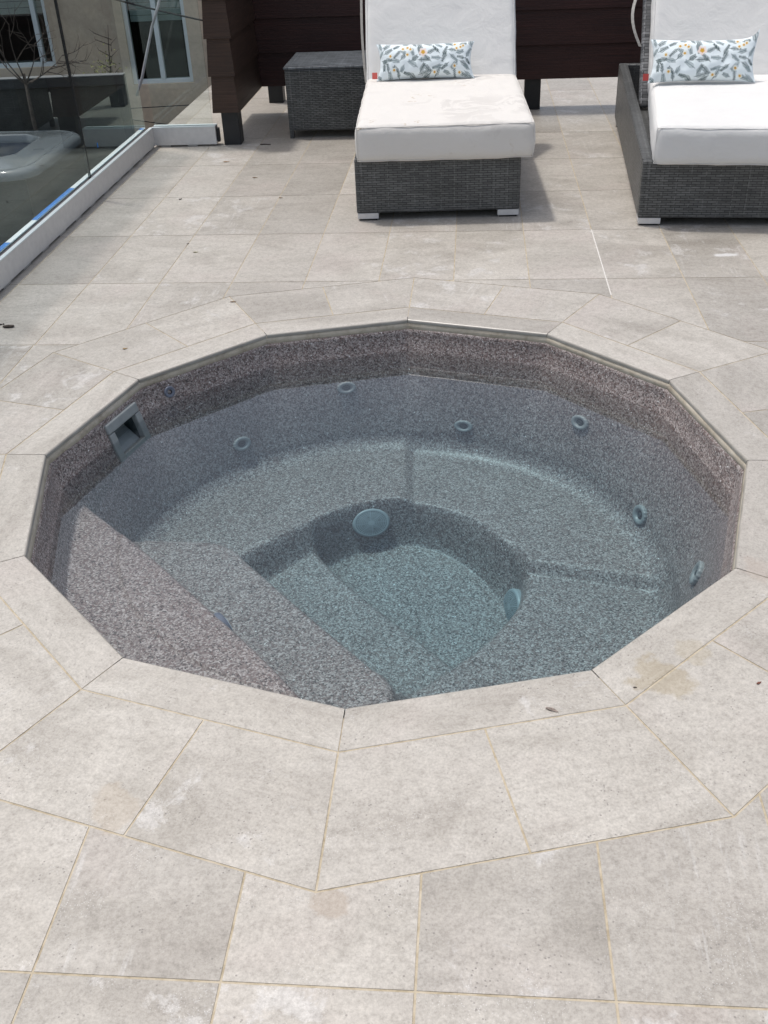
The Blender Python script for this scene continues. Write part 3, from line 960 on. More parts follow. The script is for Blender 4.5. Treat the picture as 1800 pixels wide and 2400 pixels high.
# skimmer mouth on the left rear wall, its sill at the waterline
inn = SK_N
upv = (Vector((0, 0, 1)) - inn * inn.z).normalized()
wdt = 0.186
nrm_ = inn
M = SK_M
hh_ = SK_H
bm = bmesh.new()
add_box(bm, (0.0, hh_ - 0.036, -0.022), (wdt, hh_, 0.0), 0.006, 3)
add_box(bm, (0.0, 0.0, -0.022), (0.030, hh_ - 0.0365, 0.0), 0.003)
add_box(bm, (wdt - 0.030, 0.0, -0.022), (wdt, hh_ - 0.0365, 0.0), 0.003)
add_box(bm, (0.0305, 0.0, -0.022), (wdt - 0.0305, 0.016, -0.001), 0.002)
add_box(bm, (0.05, hh_ - 0.002, -0.018), (0.075, hh_ + 0.004, -0.006), 0.001)
add_box(bm, (0.125, hh_ - 0.002, -0.018), (0.16, hh_ + 0.004, -0.006), 0.001)
sk = bm_obj('skimmer', bm, FIT, tub); sk.matrix_basis = M
bm = bmesh.new()
x0_, x1_, y0_, y1_ = 0.0290, wdt - 0.0290, 0.0150, hh_ - 0.0350
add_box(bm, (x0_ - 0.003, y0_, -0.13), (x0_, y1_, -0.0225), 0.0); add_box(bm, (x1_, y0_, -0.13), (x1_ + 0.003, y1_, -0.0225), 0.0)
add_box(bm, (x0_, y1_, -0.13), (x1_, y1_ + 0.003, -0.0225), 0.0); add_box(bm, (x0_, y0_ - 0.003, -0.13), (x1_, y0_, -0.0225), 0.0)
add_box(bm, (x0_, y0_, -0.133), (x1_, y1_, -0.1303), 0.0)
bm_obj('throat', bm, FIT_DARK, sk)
bm = bmesh.new(); add_box(bm, (0.036, 0.0, -0.003), (wdt - 0.036, 0.078, 0.0), 0.001)
fl_ = bm_obj('weir_flap', bm, FIT, sk); fl_.location = (0, 0.016, -0.020); fl_.rotation_euler = (R(-34), 0, 0)

# ------------------------------------------------------------------ cushions, wicker
def rounded_box(name, hx, hy, hz, rad, mat, parent, nx=40, ny=70, nz=8, puff=0.006, wr=0.0015, seed=0.0, corner=None):
    """soft cushion, origin at the centre"""
    faces = []; vid = {}; V = []
    def key(p): return (round(p[0], 5), round(p[1], 5), round(p[2], 5))
    def add(p):
        k = key(p)
        if k in vid: return vid[k]
        u, v, w = p
        c = Vector((u * hx, v * hy, w * hz))
        i = Vector((max(-hx + rad, min(hx - rad, c.x)), max(-hy + rad, min(hy - rad, c.y)), max(-hz + rad, min(hz - rad, c.z))))
        d = c - i
        if d.length > 1e-9: c = i + d.normalized() * rad
        fz = (1 - u ** 4) * (1 - v ** 4)
        c.z += w * puff * fz
        c.x += (1 if u > 0 else -1) * puff * 0.6 * abs(u) ** 3 * (1 - w * w) * (1 - v ** 6)
        c.y += (1 if v > 0 else -1) * puff * 0.6 * abs(v) ** 3 * (1 - w * w) * (1 - u ** 6)
        nn = noise.noise(Vector((c.x * 9 + seed, c.y * 9, c.z * 14))) + 0.5 * noise.noise(Vector((c.x * 24, c.y * 24 + seed, c.z * 30)))
        dr = Vector((u ** 5, v ** 5, w)).normalized() if (abs(u) + abs(v) + abs(w)) else Vector((0, 0, 1))
        c += dr * nn * wr
        vid[k] = len(V); V.append(c); return vid[k]
    def side(fn, n1, n2, flip):
        for i in range(n1):
            for j in range(n2):
                q = [fn(i / n1, j / n2), fn((i + 1) / n1, j / n2), fn((i + 1) / n1, (j + 1) / n2), fn(i / n1, (j + 1) / n2)]
                ids = [add(x) for x in q]
                if flip: ids = ids[::-1]
                if len(set(ids)) == 4: faces.append(tuple(ids))
    def g(t, n=None):                         # finer towards the edges
        s = 2 * t - 1; return math.copysign(abs(s) ** 0.6, s) if abs(s) > 1e-9 else 0.0
    side(lambda a, b: (g(a), g(b), 1.0), nx, ny, False)
    side(lambda a, b: (g(a), g(b), -1.0), nx, ny, True)
    side(lambda a, b: (g(a), -1.0, 2 * b - 1), nx, nz, False)
    side(lambda a, b: (g(a), 1.0, 2 * b - 1), nx, nz, True)
    side(lambda a, b: (-1.0, g(a), 2 * b - 1), ny, nz, True)
    side(lambda a, b: (1.0, g(a), 2 * b - 1), ny, nz, False)
    return mesh_obj(name, V, faces, mat, parent, smooth=True)

def make_lounger(label, fab, loc, rz, cush_dx, cush_w, strap_loop, stain_seed, skew=0.0, fwd=0.0, back_dx=0.0):
    L = thing('sun_lounger', label, 'sun lounger', loc, rz, 'wicker sun loungers with cream cushions')
    W, LEN, TOP = 0.775, 2.04, 0.288
    # woven base: front, two sides, rear, seat deck; open well behind the hinge
    bm = bmesh.new()
    add_box(bm, (0.0, 0.0, 0.036), (W, 0.045, TOP), 0.008)
    add_box(bm, (0.0, 0.0455, 0.036), (0.052, LEN - 0.0455, TOP + 0.002), 0.008)
    add_box(bm, (W - 0.052, 0.0455, 0.036), (W, LEN - 0.0455, TOP + 0.002), 0.008)
    add_box(bm, (0.0, LEN - 0.045, 0.036), (W, LEN, TOP), 0.008)
    for v in bm.verts:                      # the sides rise a little towards the rear
        if v.co.z > 0.2 and v.co.y > 0.5: v.co.z += 0.062 * (v.co.y - 0.05) / 2.0
    bm_obj('base', bm, WICK, L, boxuv=True)
    box('seat_deck', (0.0525, 0.0455, 0.22), (W - 0.0525, 1.16, 0.262), WICK, L)
    for (x0, y0) in ((0.004, 0.004), (W - 0.104, 0.004), (0.004, LEN - 0.104), (W - 0.104, LEN - 0.104)):
        bm = bmesh.new(); add_box(bm, (x0, y0, 0.008), (x0 + 0.10, y0 + 0.10, 0.0355), 0.002); foot = bm_obj('foot', bm, ALU, L)
        box('pad', (x0 + 0.008, y0 + 0.008, 0.0), (x0 + 0.092, y0 + 0.092, 0.0075), SLOT, foot, 0.001)
    # seat cushion
    sx0 = W / 2 + cush_dx
    seat_len = 1.235
    sc = rounded_box('seat_cushion', cush_w / 2, seat_len / 2, 0.082, 0.032, fab, L, puff=0.007, wr=0.0032, seed=stain_seed)
    sc.rotation_euler = (0, 0, skew)
    sc.location = (sx0, seat_len / 2 - 0.035 - fwd, 0.262 + 0.081 + 0.016)
    def seam(cush, hx, hy, hz, rad):
        k = rad * 0.293; pts = []
        a_, b_ = hx - k + 0.001, hy - k + 0.001; z = hz - k + 0.0012
        runs = []
        for (p, q) in (((-a_, -b_), (a_, -b_)), ((a_, -b_), (a_, b_)), ((a_, b_), (-a_, b_)), ((-a_, b_), (-a_, -b_))):
            L_ = math.hypot(q[0] - p[0], q[1] - p[1]); n_ = max(8, int(L_ / 0.02))
            for i in range(n_): pts.append((p[0] + (q[0] - p[0]) * i / n_, p[1] + (q[1] - p[1]) * i / n_))
        for sgn in (1, -1):
            runs.append(([(x, y, sgn * z + 0.0016 * noise.noise(Vector((x * 30, y * 30, sgn)))) for x, y in pts] + [(pts[0][0], pts[0][1], sgn * z)], 0.0018))
        for sx_ in (-1, 1):
            runs.append(([(sx_ * a_ + 0.0015 * noise.noise(Vector((sx_, i, 2.2))), -b_ + 0.0015 * noise.noise(Vector((i, sx_, 5.2))), -z + 2 * z * i / 14) for i in range(15)], 0.0016))
        tubes('piping', runs, fab if hz > 0.07 else FAB2, cush, seg=6)
    seam(sc, cush_w / 2, seat_len / 2, 0.082, 0.032)
    # reclined back: woven frame under a cushion
    ang = R(58)
    hinge = Vector((0, 1.16, 0.27))
    bf = bpy.data.objects.new('backrest', None)
    bm = bmesh.new()
    add_box(bm, (0.060, 0.0, -0.022), (0.115, 0.72, 0.022), 0.016, 3)
    add_box(bm, (W - 0.115, 0.0, -0.022), (W - 0.060, 0.72, 0.022), 0.016, 3)
    add_box(bm, (0.1155, 0.665, -0.02), (W - 0.1155, 0.72, 0.02), 0.014, 3)
    add_box(bm, (0.1155, 0.0, -0.02), (W - 0.1155, 0.05, 0.02), 0.014, 3)
    add_box(bm, (0.113, 0.04, -0.012), (W - 0.113, 0.67, 0.012), 0.003)
    uvl = bm.loops.layers.uv.verify(); bm.normal_update()
    for f in bm.faces:
        for l in f.loops:
            c = l.vert.co; l[uvl].uv = (c.x + c.z, c.y)
    back = bm_obj('backrest_frame', bm, WICK_B, L, smooth=False)
    back.data.uv_layers[0].name = 'UVMap'
    back.location = hinge; back.rotation_euler = (ang, 0, 0)
    bc = rounded_box('back_cushion', cush_w / 2 - 0.004, 0.355, 0.062, 0.030, FAB2, L, ny=50, puff=0.006, wr=0.0030, seed=stain_seed + 5)
    off = Matrix.Rotation(ang, 3, 'X') @ Vector((0, 0.395, 0.022 + 0.066))
    bc.location = Vector((sx0 + back_dx, hinge.y, hinge.z)) + off; bc.rotation_euler = (ang, 0, 0)
    seam(bc, cush_w / 2 - 0.004, 0.355, 0.062, 0.030)
    # ties
    def ribbon(name, pts, w=0.018):
        V = []; F = []
        for i, p in enumerate(pts):
            p = Vector(p)
            d_ = Vector((0.75, -0.66, 0)) * (w / 2); e_ = Vector((0.66, 0.75, 0)) * 0.002
            V += [p - d_, p + d_, p + d_ + e_, p - d_ + e_]
        for i in range(len(pts) - 1):
            for k in range(4):
                a = i * 4 + k; b = i * 4 + (k + 1) % 4
                F.append((a, b, b + 4, a + 4))
        F += [(0, 1, 2, 3), tuple(len(V) - 4 + k for k in (3, 2, 1, 0))]
        mesh_obj(name, V, F, STRAP, L, smooth=False)
    if strap_loop:
        pts = []
        for i in range(15):
            t = i / 14
            pts.append((0.055 - 0.050 * math.sin(t * math.pi), 1.33 + 0.13 * t, 0.55 + 0.30 * t))
        ribbon('tie_strap', pts)
    else:
        pts = []
        for i in range(12):
            t = i / 11
            pts.append((-0.016 - 0.010 * math.sin(t * 3) + 0.012 * t, 1.50 - 0.12 * t, 0.84 - 0.47 * t))
        ribbon('tie_strap', pts)
    return L

RZ1 = R(-2.2); RZ2 = R(-8.2)
L1 = make_lounger('wicker sun lounger with blotched cream cushion, standing beside the cube side table', FAB1,
                  (-0.121, 2.248, 0), RZ1, 0.034, 0.822, False, 1.3)
L2 = make_lounger('wicker sun lounger with clean cream cushion at the right, looped tie on its frame', FAB2,
                  (1.166, 2.011, 0), RZ2, 0.095, 0.82, True, 8.7, R(-3.5), 0.02, 0.025)

# ------------------------------------------------------------------ floral bolster pillows
def floral(Wd, Hd, W_, H_, seed):
    """draws a botanical print into an array; metres -> pixels"""
    rg = random.Random(seed)
    img = np.zeros((H_, W_, 3)); img[:] = (0.76, 0.83, 0.85)
    yy, xx = np.mgrid[0:H_, 0:W_]
    X = xx / (W_ - 1) * Wd; Y = yy / (H_ - 1) * Hd
    def blend(mask, col):
        m = np.clip(mask, 0, 1)[..., None]
        img[:] = img * (1 - m) + np.array(col) * m
    def line(p, q, w, col, a=1.0):
        ex, ey = q[0] - p[0], q[1] - p[1]; L2_ = ex * ex + ey * ey + 1e-12
        t = np.clip(((X - p[0]) * ex + (Y - p[1]) * ey) / L2_, 0, 1)
        d = np.hypot(X - p[0] - ex * t, Y - p[1] - ey * t)
        blend(a * np.clip(1.5 - d / w, 0, 1), col)
    def leaf(p, ang, L, w, col):
        c, s = math.cos(ang), math.sin(ang)
        u = (X - p[0]) * c + (Y - p[1]) * s; v = -(X - p[0]) * s + (Y - p[1]) * c
        t = u / L
        prof = w * np.sqrt(np.clip(4 * t * (1 - t), 0, 1)) * (1 - 0.3 * t)
        inside = (t > 0) & (t < 1) & (np.abs(v) < prof)
        blend(inside * 0.35, (0.60, 0.68, 0.70))
        edge = (t > -0.02) & (t < 1.02) & (np.abs(np.abs(v) - prof) < 0.0009)
        blend(edge * 0.8, col)
    def sprig(p, ang, L, n, ll, col):
        q = (p[0] + L * math.cos(ang), p[1] + L * math.sin(ang))
        for i in range(n):
            t = 0.15 + 0.85 * i / n
            b = (p[0] + (q[0] - p[0]) * t, p[1] + (q[1] - p[1]) * t)
            sz = ll * (1 - 0.45 * t)
            leaf(b, ang + 0.65, sz, sz * 0.14, col); leaf(b, ang - 0.65, sz, sz * 0.14, col)
        line(p, q, 0.0012, col)
    cols = [(0.02, 0.05, 0.05), (0.04, 0.07, 0.07), (0.13, 0.18, 0.19)]
    for gx in range(12):
        for gy in range(5):
            x = (gx + 0.5 + rg.uniform(-0.3, 0.3)) / 12 * Wd; y = (gy + 0.5 + rg.uniform(-0.3, 0.3)) / 5 * Hd
            an = rg.uniform(0, 6.28); ln_ = rg.uniform(0.035, 0.062)
            sprig((x - ln_ / 2 * math.cos(an), y - ln_ / 2 * math.sin(an)), an, ln_, rg.randint(5, 7), rg.uniform(0.015, 0.022), rg.choice(cols))
    for _ in range(14):
        x, y = rg.uniform(0.02, Wd - 0.02), rg.uniform(0.02, Hd - 0.02)
        big = rg.random() < 0.2
        r0 = 0.021 if big else 0.012
        d = np.hypot(X - x, Y - y) * (1 + 0.12 * np.sin(5 * np.arctan2(Y - y, X - x)))
        blend((d < r0) * 0.9, (0.80, 0.66, 0.60) if big else (0.80, 0.80, 0.72))
        blend((d < r0 * 0.5) * 1.0, (0.62, 0.36, 0.06))
    return img

PRINT = NT('botanical_print')
_a = PRINT.n('ShaderNodeAttribute', attribute_name='print')
PRINT.base(_a.outputs['Color'], 0.85, 0.2); PRINT.bump(PRINT.noise(PRINT.coord(), 14, 3), 0.25, 0.004)
PRINT = PRINT.m

def make_pillow(label, w, h, T, loc, rot, seed, tagmat, ears):
    root = thing('bolster_pillow', label, 'pillow', loc, 0.0, 'floral pillows on the loungers')
    root.rotation_euler = rot
    nu, nv = 300, 120
    img = floral(w, h, nu, nv, seed)
    V = []; cols = []
    for side in (1, -1):
        for j in range(nv):
            v = 2 * j / (nv - 1) - 1
            for i in range(nu):
                u = 2 * i / (nu - 1) - 1
                # edges draw in between the four pulled-out corners
                px = u * w / 2 * (1 - 0.055 * (1 - v * v) * abs(u) ** 3 * 1.5)
                py = v * h / 2 * (1 - 0.11 * (1 - u * u) * abs(v) ** 3)
                if ears and u > 0 and v > 0: py += 0.045 * (u ** 10) * (v ** 4)
                thick = T * ((1 - abs(u) ** 3.2) ** 0.55) * ((1 - abs(v) ** 2.6) ** 0.6)
                nn = noise.noise(Vector((px * 22, py * 22, seed + side))) * 0.007 * (1 - abs(u) ** 6)
                crease = 0.0035 * math.sin(14 * v + 6 * px / w) * abs(u) ** 6
                V.append((px, py, side * max(0.0006, thick + nn * (thick / T) + crease * (thick / T + .1))))
                cols.append(img[j, i if side > 0 else nu - 1 - i])
    F = []; n = nu * nv
    for s in (0, 1):
        for j in range(nv - 1):
            for i in range(nu - 1):
                a_ = s * n + j * nu + i
                q = (a_, a_ + 1, a_ + nu + 1, a_ + nu)
                F.append(q if s == 0 else q[::-1])
    def rim(ids):
        for a_, b_ in zip(ids[:-1], ids[1:]): F.append((a_, a_ + n, b_ + n, b_))
    rim([i for i in range(nu)][::-1]); rim([(nv - 1) * nu + i for i in range(nu)])
    rim([j * nu for j in range(nv)]); rim([j * nu + nu - 1 for j in range(nv)][::-1])
    o = mesh_obj('cover', V, F, PRINT, root, smooth=True)
    at = o.data.color_attributes.new('print', 'FLOAT_COLOR', 'POINT')
    at.data.foreach_set('color', np.concatenate([np.array(cols), np.ones((len(cols), 1))], 1).ravel())
    bm = bmesh.new(); add_box(bm, (-w / 2 - 0.024, -h / 2 + 0.012, -0.001), (-w / 2 + 0.004, -h / 2 + 0.045, 0.001), 0.0)
    bm_obj('tag', bm, tagmat, root)
    return root


# pillow frame: x along the width, y up its face, z out of the face
def stand(x, y, z, yaw, lean): return (x, y, z), (R(90) - lean, 0.0, yaw)
_l, _r_ = stand(0.255, 3.262, 0.532, RZ1 + R(-0.5), R(24))
make_pillow('floral pillow lying flat and rumpled on the blotched left cushion', 0.525, 0.188, 0.060, _l, _r_, 4, RED, False)
_l, _r_ = stand(1.618, 2.845, 0.548, RZ2 + R(-2), R(24))
make_pillow('crisp floral pillow with a raised corner ear on the clean right cushion', 0.52, 0.208, 0.048, _l, _r_, 4, RED2, True)


# ------------------------------------------------------------------ cube side table
tb_ = thing('side_table', 'grey wicker cube side table between the dark screen and the left lounger', 'side table', (-0.572, 3.985, 0), GA)
bm = bmesh.new(); add_box(bm, (0, 0, 0.045), (0.50, 0.52, 0.397), 0.008)
for (x, y) in ((0, 0), (0.47, 0), (0, 0.49), (0.47, 0.49)): add_box(bm, (x + 0.001, y + 0.001, 0.0), (x + 0.029, y + 0.029, 0.05), 0.002)
bm_obj('base', bm, WICK, tb_, boxuv=True)
box('tabletop', (-0.006, -0.006, 0.398), (0.506, 0.526, 0.415), WICK_T, tb_, 0.007, 3)

# ------------------------------------------------------------------ dark siding screen
scr = thing('siding_screen', 'dark brown lap siding screen on black posts behind the loungers', 'screen', (-1.0, 3.88, 0), GA)
BZ = 0.193; LAP = 0.205; TOPZ = 1.20
def lap_panel(name, x0, x1, y0, y1, mat, ends='y'):
    """core with lapped boards on all four faces"""
    bm = bmesh.new()
    z = BZ; k = 0
    while z < TOPZ:
        z1 = min(z + LAP, TOPZ)
        # a board course flares outwards towards its bottom edge
        o = 0.014; i_ = 0.0
        lo = [(x0 - o, y0 - o), (x1 + o, y0 - o), (x1 + o, y1 + o), (x0 - o, y1 + o)]
        hi_ = [(x0 - i_, y0 - i_), (x1 + i_, y0 - i_), (x1 + i_, y1 + i_), (x0 - i_, y1 + i_)]
        vb = [bm.verts.new((p[0], p[1], z)) for p in lo]; vt = [bm.verts.new((p[0], p[1], z1 - 0.0004)) for p in hi_]
        for q in range(4): bm.faces.new((vb[q], vb[(q + 1) % 4], vt[(q + 1) % 4], vt[q]))
        bm.faces.new(vb[::-1]); bm.faces.new(vt)
        z += LAP; k += 1
    return bm_obj(name, bm, mat, scr, boxuv=True)
lap_panel('side_panel', 0.0, 0.135, 0.0, 0.757, BOARD)
lap_panel('back_panel', 0.0, 5.0, 0.79, 0.90, BOARD_RED)
cap = box('cap_rail', (-0.03, -0.03, TOPZ), (0.165, 0.77, TOPZ + 0.03), BOARD, scr)
cap = box('cap_rail', (-0.03, 0.7705, TOPZ), (5.03, 0.93, TOPZ + 0.03), BOARD, scr)
for (x, y) in ((0.030, 0.010), (0.100, 1.22), (1.895, 0.795), (3.9, 0.795)):
    h = BZ - 0.0005 if y < 1.0 else TOPZ
    p_ = box('post', (x, y, 0.0), (x + 0.105, y + 0.100, h), BLACKMETAL, scr, 0.004)

# ------------------------------------------------------------------ glass fence
def fence_run(root, L, with_shims, step):
    """along local +y, inner (deck side) face at x=0"""
    bm = bmesh.new()
    add_box(bm, (-0.018, 0, 0.010), (0.0, L, 0.112), 0.0015)
    add_box(bm, (-0.070, 0, 0.010), (-0.052, L, 0.112), 0.0015)
    add_box(bm, (-0.0518, 0.0005, 0.011), (-0.0182, L - 0.0005, 0.030), 0.0)
    ch = bm_obj('base_channel', bm, ALU, root)
    bm = bmesh.new(); add_box(bm, (-0.0195, 0, 0.1122), (0.001, L, 0.118), 0.001); bm_obj('lip', bm, ALU_TOP, ch)
    bm = bmesh.new(); add_box(bm, (-0.071, 0, 0.1122), (-0.0445, L, 0.118), 0.001); bm_obj('lip', bm, ALU_TOP, ch)
    bm = bmesh.new(); add_box(bm, (-0.0515, 0.001, 0.0305), (-0.0185, L - 0.001, 0.1085), 0.0); bm_obj('gasket', bm, GASKET, ch)
    y = 0.04
    while y < L - 0.02:
        if y > L - 4.0: box('shim', (-0.066, y, 0.0012), (-0.003, min(y + step * 0.36, L), 0.0098), CONC, ch, 0.0, uv=False)
        y += step
    return ch

side_fence = thing('glass_fence', 'long frameless glass balustrade down the left edge with blue tape', 'glass fence', (-1.600, 1.457, 0), GA)
sf = side_fence
Y0, Y1 = -3.9, 2.455
sub = bpy.data.objects.new('tmp', None)
ch = fence_run(side_fence, Y1 - Y0, True, 0.23)
ch.location = (0, Y0, 0)
JY = 1.355
for (a_, b_) in ((Y0 + 0.02, JY - 2.42), (JY - 2.40, JY - 0.006), (JY + 0.006, Y1 - 0.052)):
    box('glass_panel', (-0.041, a_, 0.075), (-0.029, b_, 1.18), GLASS, side_fence, 0.0, uv=False)
for j in (JY, JY - 2.41):
    box('joint_seal', (-0.041, j - 0.0055, 0.09), (-0.029, j + 0.0055, 1.18), CABLE, side_fence, 0.0, uv=False)
for (a_, b_) in ((0.62, 1.14), (-0.55, 0.30)):
    box('tape', (-0.0705, a_, 0.1183), (-0.0440, b_, 0.1192), TAPE, side_fence, 0.0, uv=False)
box('tape', (-0.0285, 1.53, 0.22), (-0.0280, 1.545, 0.245), TAPE, side_fence, 0.0, uv=False)
box('tape', (-0.0705, Y1 - 0.06, 0.1183), (-0.044, Y1 - 0.02, 0.1192), TAPE, side_fence, 0.0, uv=False)

ret = thing('glass_fence', 'short glass balustrade panel between the fence corner and the black post', 'glass fence', (-1.407, 3.905, 0), GA - math.pi / 2)
ch = fence_run(ret, 0.395, True, 0.17)
box('glass_panel', (-0.041, 0.012, 0.075), (-0.029, 0.375, 1.18), GLASS, ret, 0.0, uv=False)
box('end_clip', (-0.05, 0.3965, 0.02), (-0.02, 0.412, 0.10), BLACKMETAL, ret, 0.002)

# ------------------------------------------------------------------ beyond the deck
wallh = thing('house', 'tan stucco house with white framed windows beyond the glass', 'house', (-2.0, 7.0, 0), 0)
WIN = [(-2.2, -1.662, -0.172, 1.15, 'left'), (-3.62, -2.846, 0.005, 1.2, 'right')]   # x0,x1,z0,z1 (world)
def wx(x): return x + 2.0
def wallpiece(bm, x0, x1, z0, z1): add_box(bm, (wx(x0), 0, z0), (wx(x1), 0.25, z1), 0.0)
bm = bmesh.new()
xs = [-9.0, WIN[1][0], WIN[1][1], WIN[0][0], WIN[0][1], 0.6]
wallpiece(bm, xs[0], xs[1] , -4.0, 2.05); wallpiece(bm, xs[2], xs[3], -4.0, 2.05); wallpiece(bm, xs[4], xs[5], -4.0, 2.05)
for w_ in WIN:
    wallpiece(bm, w_[0], w_[1], -4.0, w_[2]); wallpiece(bm, w_[0], w_[1], w_[3], 2.05)
bmesh.ops.remove_doubles(bm, verts=bm.verts, dist=1e-4)
bm_obj('wall', bm, STUCCO, wallh)
box('roof', (wx(-9.2), -0.10, 2.05), (wx(0.8), 3.0, 2.15), CONC, wallh, 0.01)
for (x0, x1, z0, z1, _) in WIN:
    fw = 0.035
    bm = bmesh.new()
    add_box(bm, (wx(x0), 0.03, z0), (wx(x0) + fw, 0.09, z1), 0.003); add_box(bm, (wx(x1) - fw, 0.03, z0), (wx(x1), 0.09, z1), 0.003)
    add_box(bm, (wx(x0) + fw, 0.03, z0), (wx(x1) - fw, 0.09, z0 + fw), 0.003); add_box(bm, (wx(x0) + fw, 0.03, z1 - fw), (wx(x1) - fw, 0.09, z1), 0.003)
    mx_ = wx(x0) + (x1 - x0) * (0.50 if x1 > -2 else 0.845)
    add_box(bm, (mx_ - 0.020, 0.025, z0 + fw), (mx_ + 0.020, 0.085, z1 - fw), 0.003)
    wf = bm_obj('window', bm, FRAME, wallh)
    box('pane', (wx(x0) + fw, 0.055, z0 + fw), (wx(x1) - fw, 0.059, z1 - fw), WPANE, wf, 0.0, uv=False)
    bm = bmesh.new(); z = z1 - fw
    while z > z0 + 0.50 if x1 > -2 else z > z0 + 0.44:
        add_box(bm, (wx(x0) + fw + .005, 0.12, z - 0.046), (wx(x1) - fw - .005, 0.126, z), 0.0); z -= 0.050
    bm_obj('blind', bm, BLIND, wf)
    bm = bmesh.new(); add_box(bm, (wx(x0) - 0.1, 0.9, z0 - 0.1), (wx(x1) + 0.1, 0.95, z1 + 0.1), 0.0)
    add_box(bm, (wx(x0) - 0.1, 0.26, z0 - 0.15), (wx(x1) + 0.1, 0.9, z0 - 0.1), 0.0)
    add_box(bm, (wx(x0) - 0.15, 0.26, z0 - 0.1), (wx(x0) - 0.1, 0.9, z1 + 0.1), 0.0)
    add_box(bm, (wx(x1) + 0.1, 0.26, z0 - 0.1), (wx(x1) + 0.15, 0.9, z1 + 0.1), 0.0)
    add_box(bm, (wx(x0) - 0.1, 0.26, z1 + 0.1), (wx(x1) + 0.1, 0.9, z1 + 0.15), 0.0)
    bm_obj('room', bm, ROOM, wf)
dp = box('downpipe', (wx(-2.80), -0.02, -4.0), (wx(-2.745), -0.001, 2.0), STUCCO, wallh, 0.006)

def cable(label, pts, r=0.006, name='cable', mat=None, cat='cable', group='thin cables strung before the house'):
    o = tubes(name, [(pts, r)], mat or CABLE)
    tag(o, label, cat, group); return o
def sag(a_, b_, s, n=14):
    a_, b_ = Vector(a_), Vector(b_)
    return [a_.lerp(b_, t / n) - Vector((0, 0, s * 4 * (t / n) * (1 - t / n))) for t in range(n + 1)]
cable('black cable crossing in front of the upper part of the house window', sag((-2.9, 6.85, 0.75), (-1.1, 6.55, 0.30), 0.03), 0.007)
cable('upper of two thin black cables low on the tan wall', sag((-4.2, 6.93, -0.36), (-1.2, 6.93, -0.335), 0.01), 0.004)
cable('lower of two thin black cables low on the tan wall', sag((-2.7, 6.93, -0.36), (-1.55, 6.93, -0.56), 0.01), 0.004)
rod = tubes('shade_rod', [([(-2.07, 6.5, -0.17), (-2.00, 6.5, -0.03), (-1.92, 6.5, 0.18), (-1.85, 6.5, 0.36), (-1.78, 6.5, 0.50), (-1.66, 6.5, 0.80)], [0.012, 0.012, 0.011, 0.011, 0.011, 0.011])], ROD)
tag(rod, 'pale weathered rod slanting across the right house window', 'rod')

terr = struct(box('lower_terrace', (-9, -3, -1.05), (-1.72, 6.9, -0.95), TERR, None, 0.0, uv=False))
lowg = struct(box('ground', (-40, -40, -4.2), (40, 60, -4.0), CONC, None, 0.0, uv=False))

dw = thing('garden_wall', 'low dark wall with a pale grey cap behind the portable tub', 'wall', (-1.84, 5.20, -0.95), R(-1.0))
box('wall', (-4.2, 0.01, 0.0), (-0.065, 0.055, 1.095), DARKW, dw, 0.003)
box('cap', (-4.25, -0.01, 1.096), (0.0, 0.065, 1.160), mat_simple('black_cap_face', (0.02, 0.022, 0.025), 0.4), dw, 0.003)
box('cap_flashing', (-4.25, -0.012, 1.1605), (0.0, 0.067, 1.166), CAPM, dw, 0.001)
box('end_post', (-0.062, 0.0, 0.0), (0.0, 0.065, 1.095), BLACKMETAL, dw, 0.003)

# portable tub on the terrace
pt = thing('portable_hot_tub', 'pale acrylic hot tub with round dark basin behind the glass', 'hot tub', (-2.86, 4.50, -0.95), GA)
def squircle(hw, hd, r, n=12):
    pts = []
    for cx, cy, a0 in ((hw - r, hd - r, 0), (-hw + r, hd - r, 90), (-hw + r, -hd + r, 180), (hw - r, -hd + r, 270)):
        for i in range(n + 1):
            t = R(a0 + 90 * i / n); pts.append((cx + r * math.cos(t), cy + r * math.sin(t)))
    return pts
hw, hd = 0.70, 0.58
V = []; F = []
outl = squircle(hw, hd, 0.20); NP = len(outl)
angs = [math.atan2(y / hd, x / hw) for x, y in outl]
prs = []
for (k, z) in ((1.0, 0.785), (1.0, 0.81), (0.99, 0.825), (0.965, 0.84), (0.93, 0.845), (0.91, 0.838), (0.89, 0.845)):
    prs.append([(x * k, y * k, z) for x, y in outl])
for (k, z) in ((0.80, 0.848), (0.775, 0.855), (0.76, 0.845), (0.745, 0.80)):
    prs.append([(math.cos(a_) * hw * k, math.sin(a_) * hd * k * 0.93 + 0.06, z) for a_ in angs])
for ri in prs: V += ri
for i in range(len(prs) - 1):
    for k in range(NP):
        a_ = i * NP + k; b_ = i * NP + (k + 1) % NP
        F.append((a_, b_, b_ + NP, a_ + NP))
mesh_obj('rim', V, F, SHELLW, pt, smooth=True)
V = []; F = []
bp = []
for (k, z) in ((0.748, 0.81), (0.72, 0.62), (0.66, 0.45), (0.3, 0.42), (0.01, 0.42)):
    bp.append([(math.cos(a_) * hw * k, math.sin(a_) * hd * k * 0.93 + 0.06, z) for a_ in angs])
for ri in bp: V += ri
for i in range(len(bp) - 1):
    for k in range(NP):
        a_ = i * NP + k; b_ = i * NP + (k + 1) % NP
        F.append((a_, b_, b_ + NP, a_ + NP))
mesh_obj('basin', V, F, BASIN, pt, smooth=True)
bm = bmesh.new(); add_box(bm, (-hw * 0.93, -hd * 0.93, 0.0), (hw * 0.93, -hd * 0.93 + 0.03, 0.784), 0.0)
add_box(bm, (-hw * 0.93, hd * 0.93 - 0.03, 0.0), (hw * 0.93, hd * 0.93, 0.784), 0.0)
add_box(bm, (-hw * 0.93, -hd * 0.93 + 0.031, 0.0), (-hw * 0.93 + 0.03, hd * 0.93 - 0.031, 0.784), 0.0)
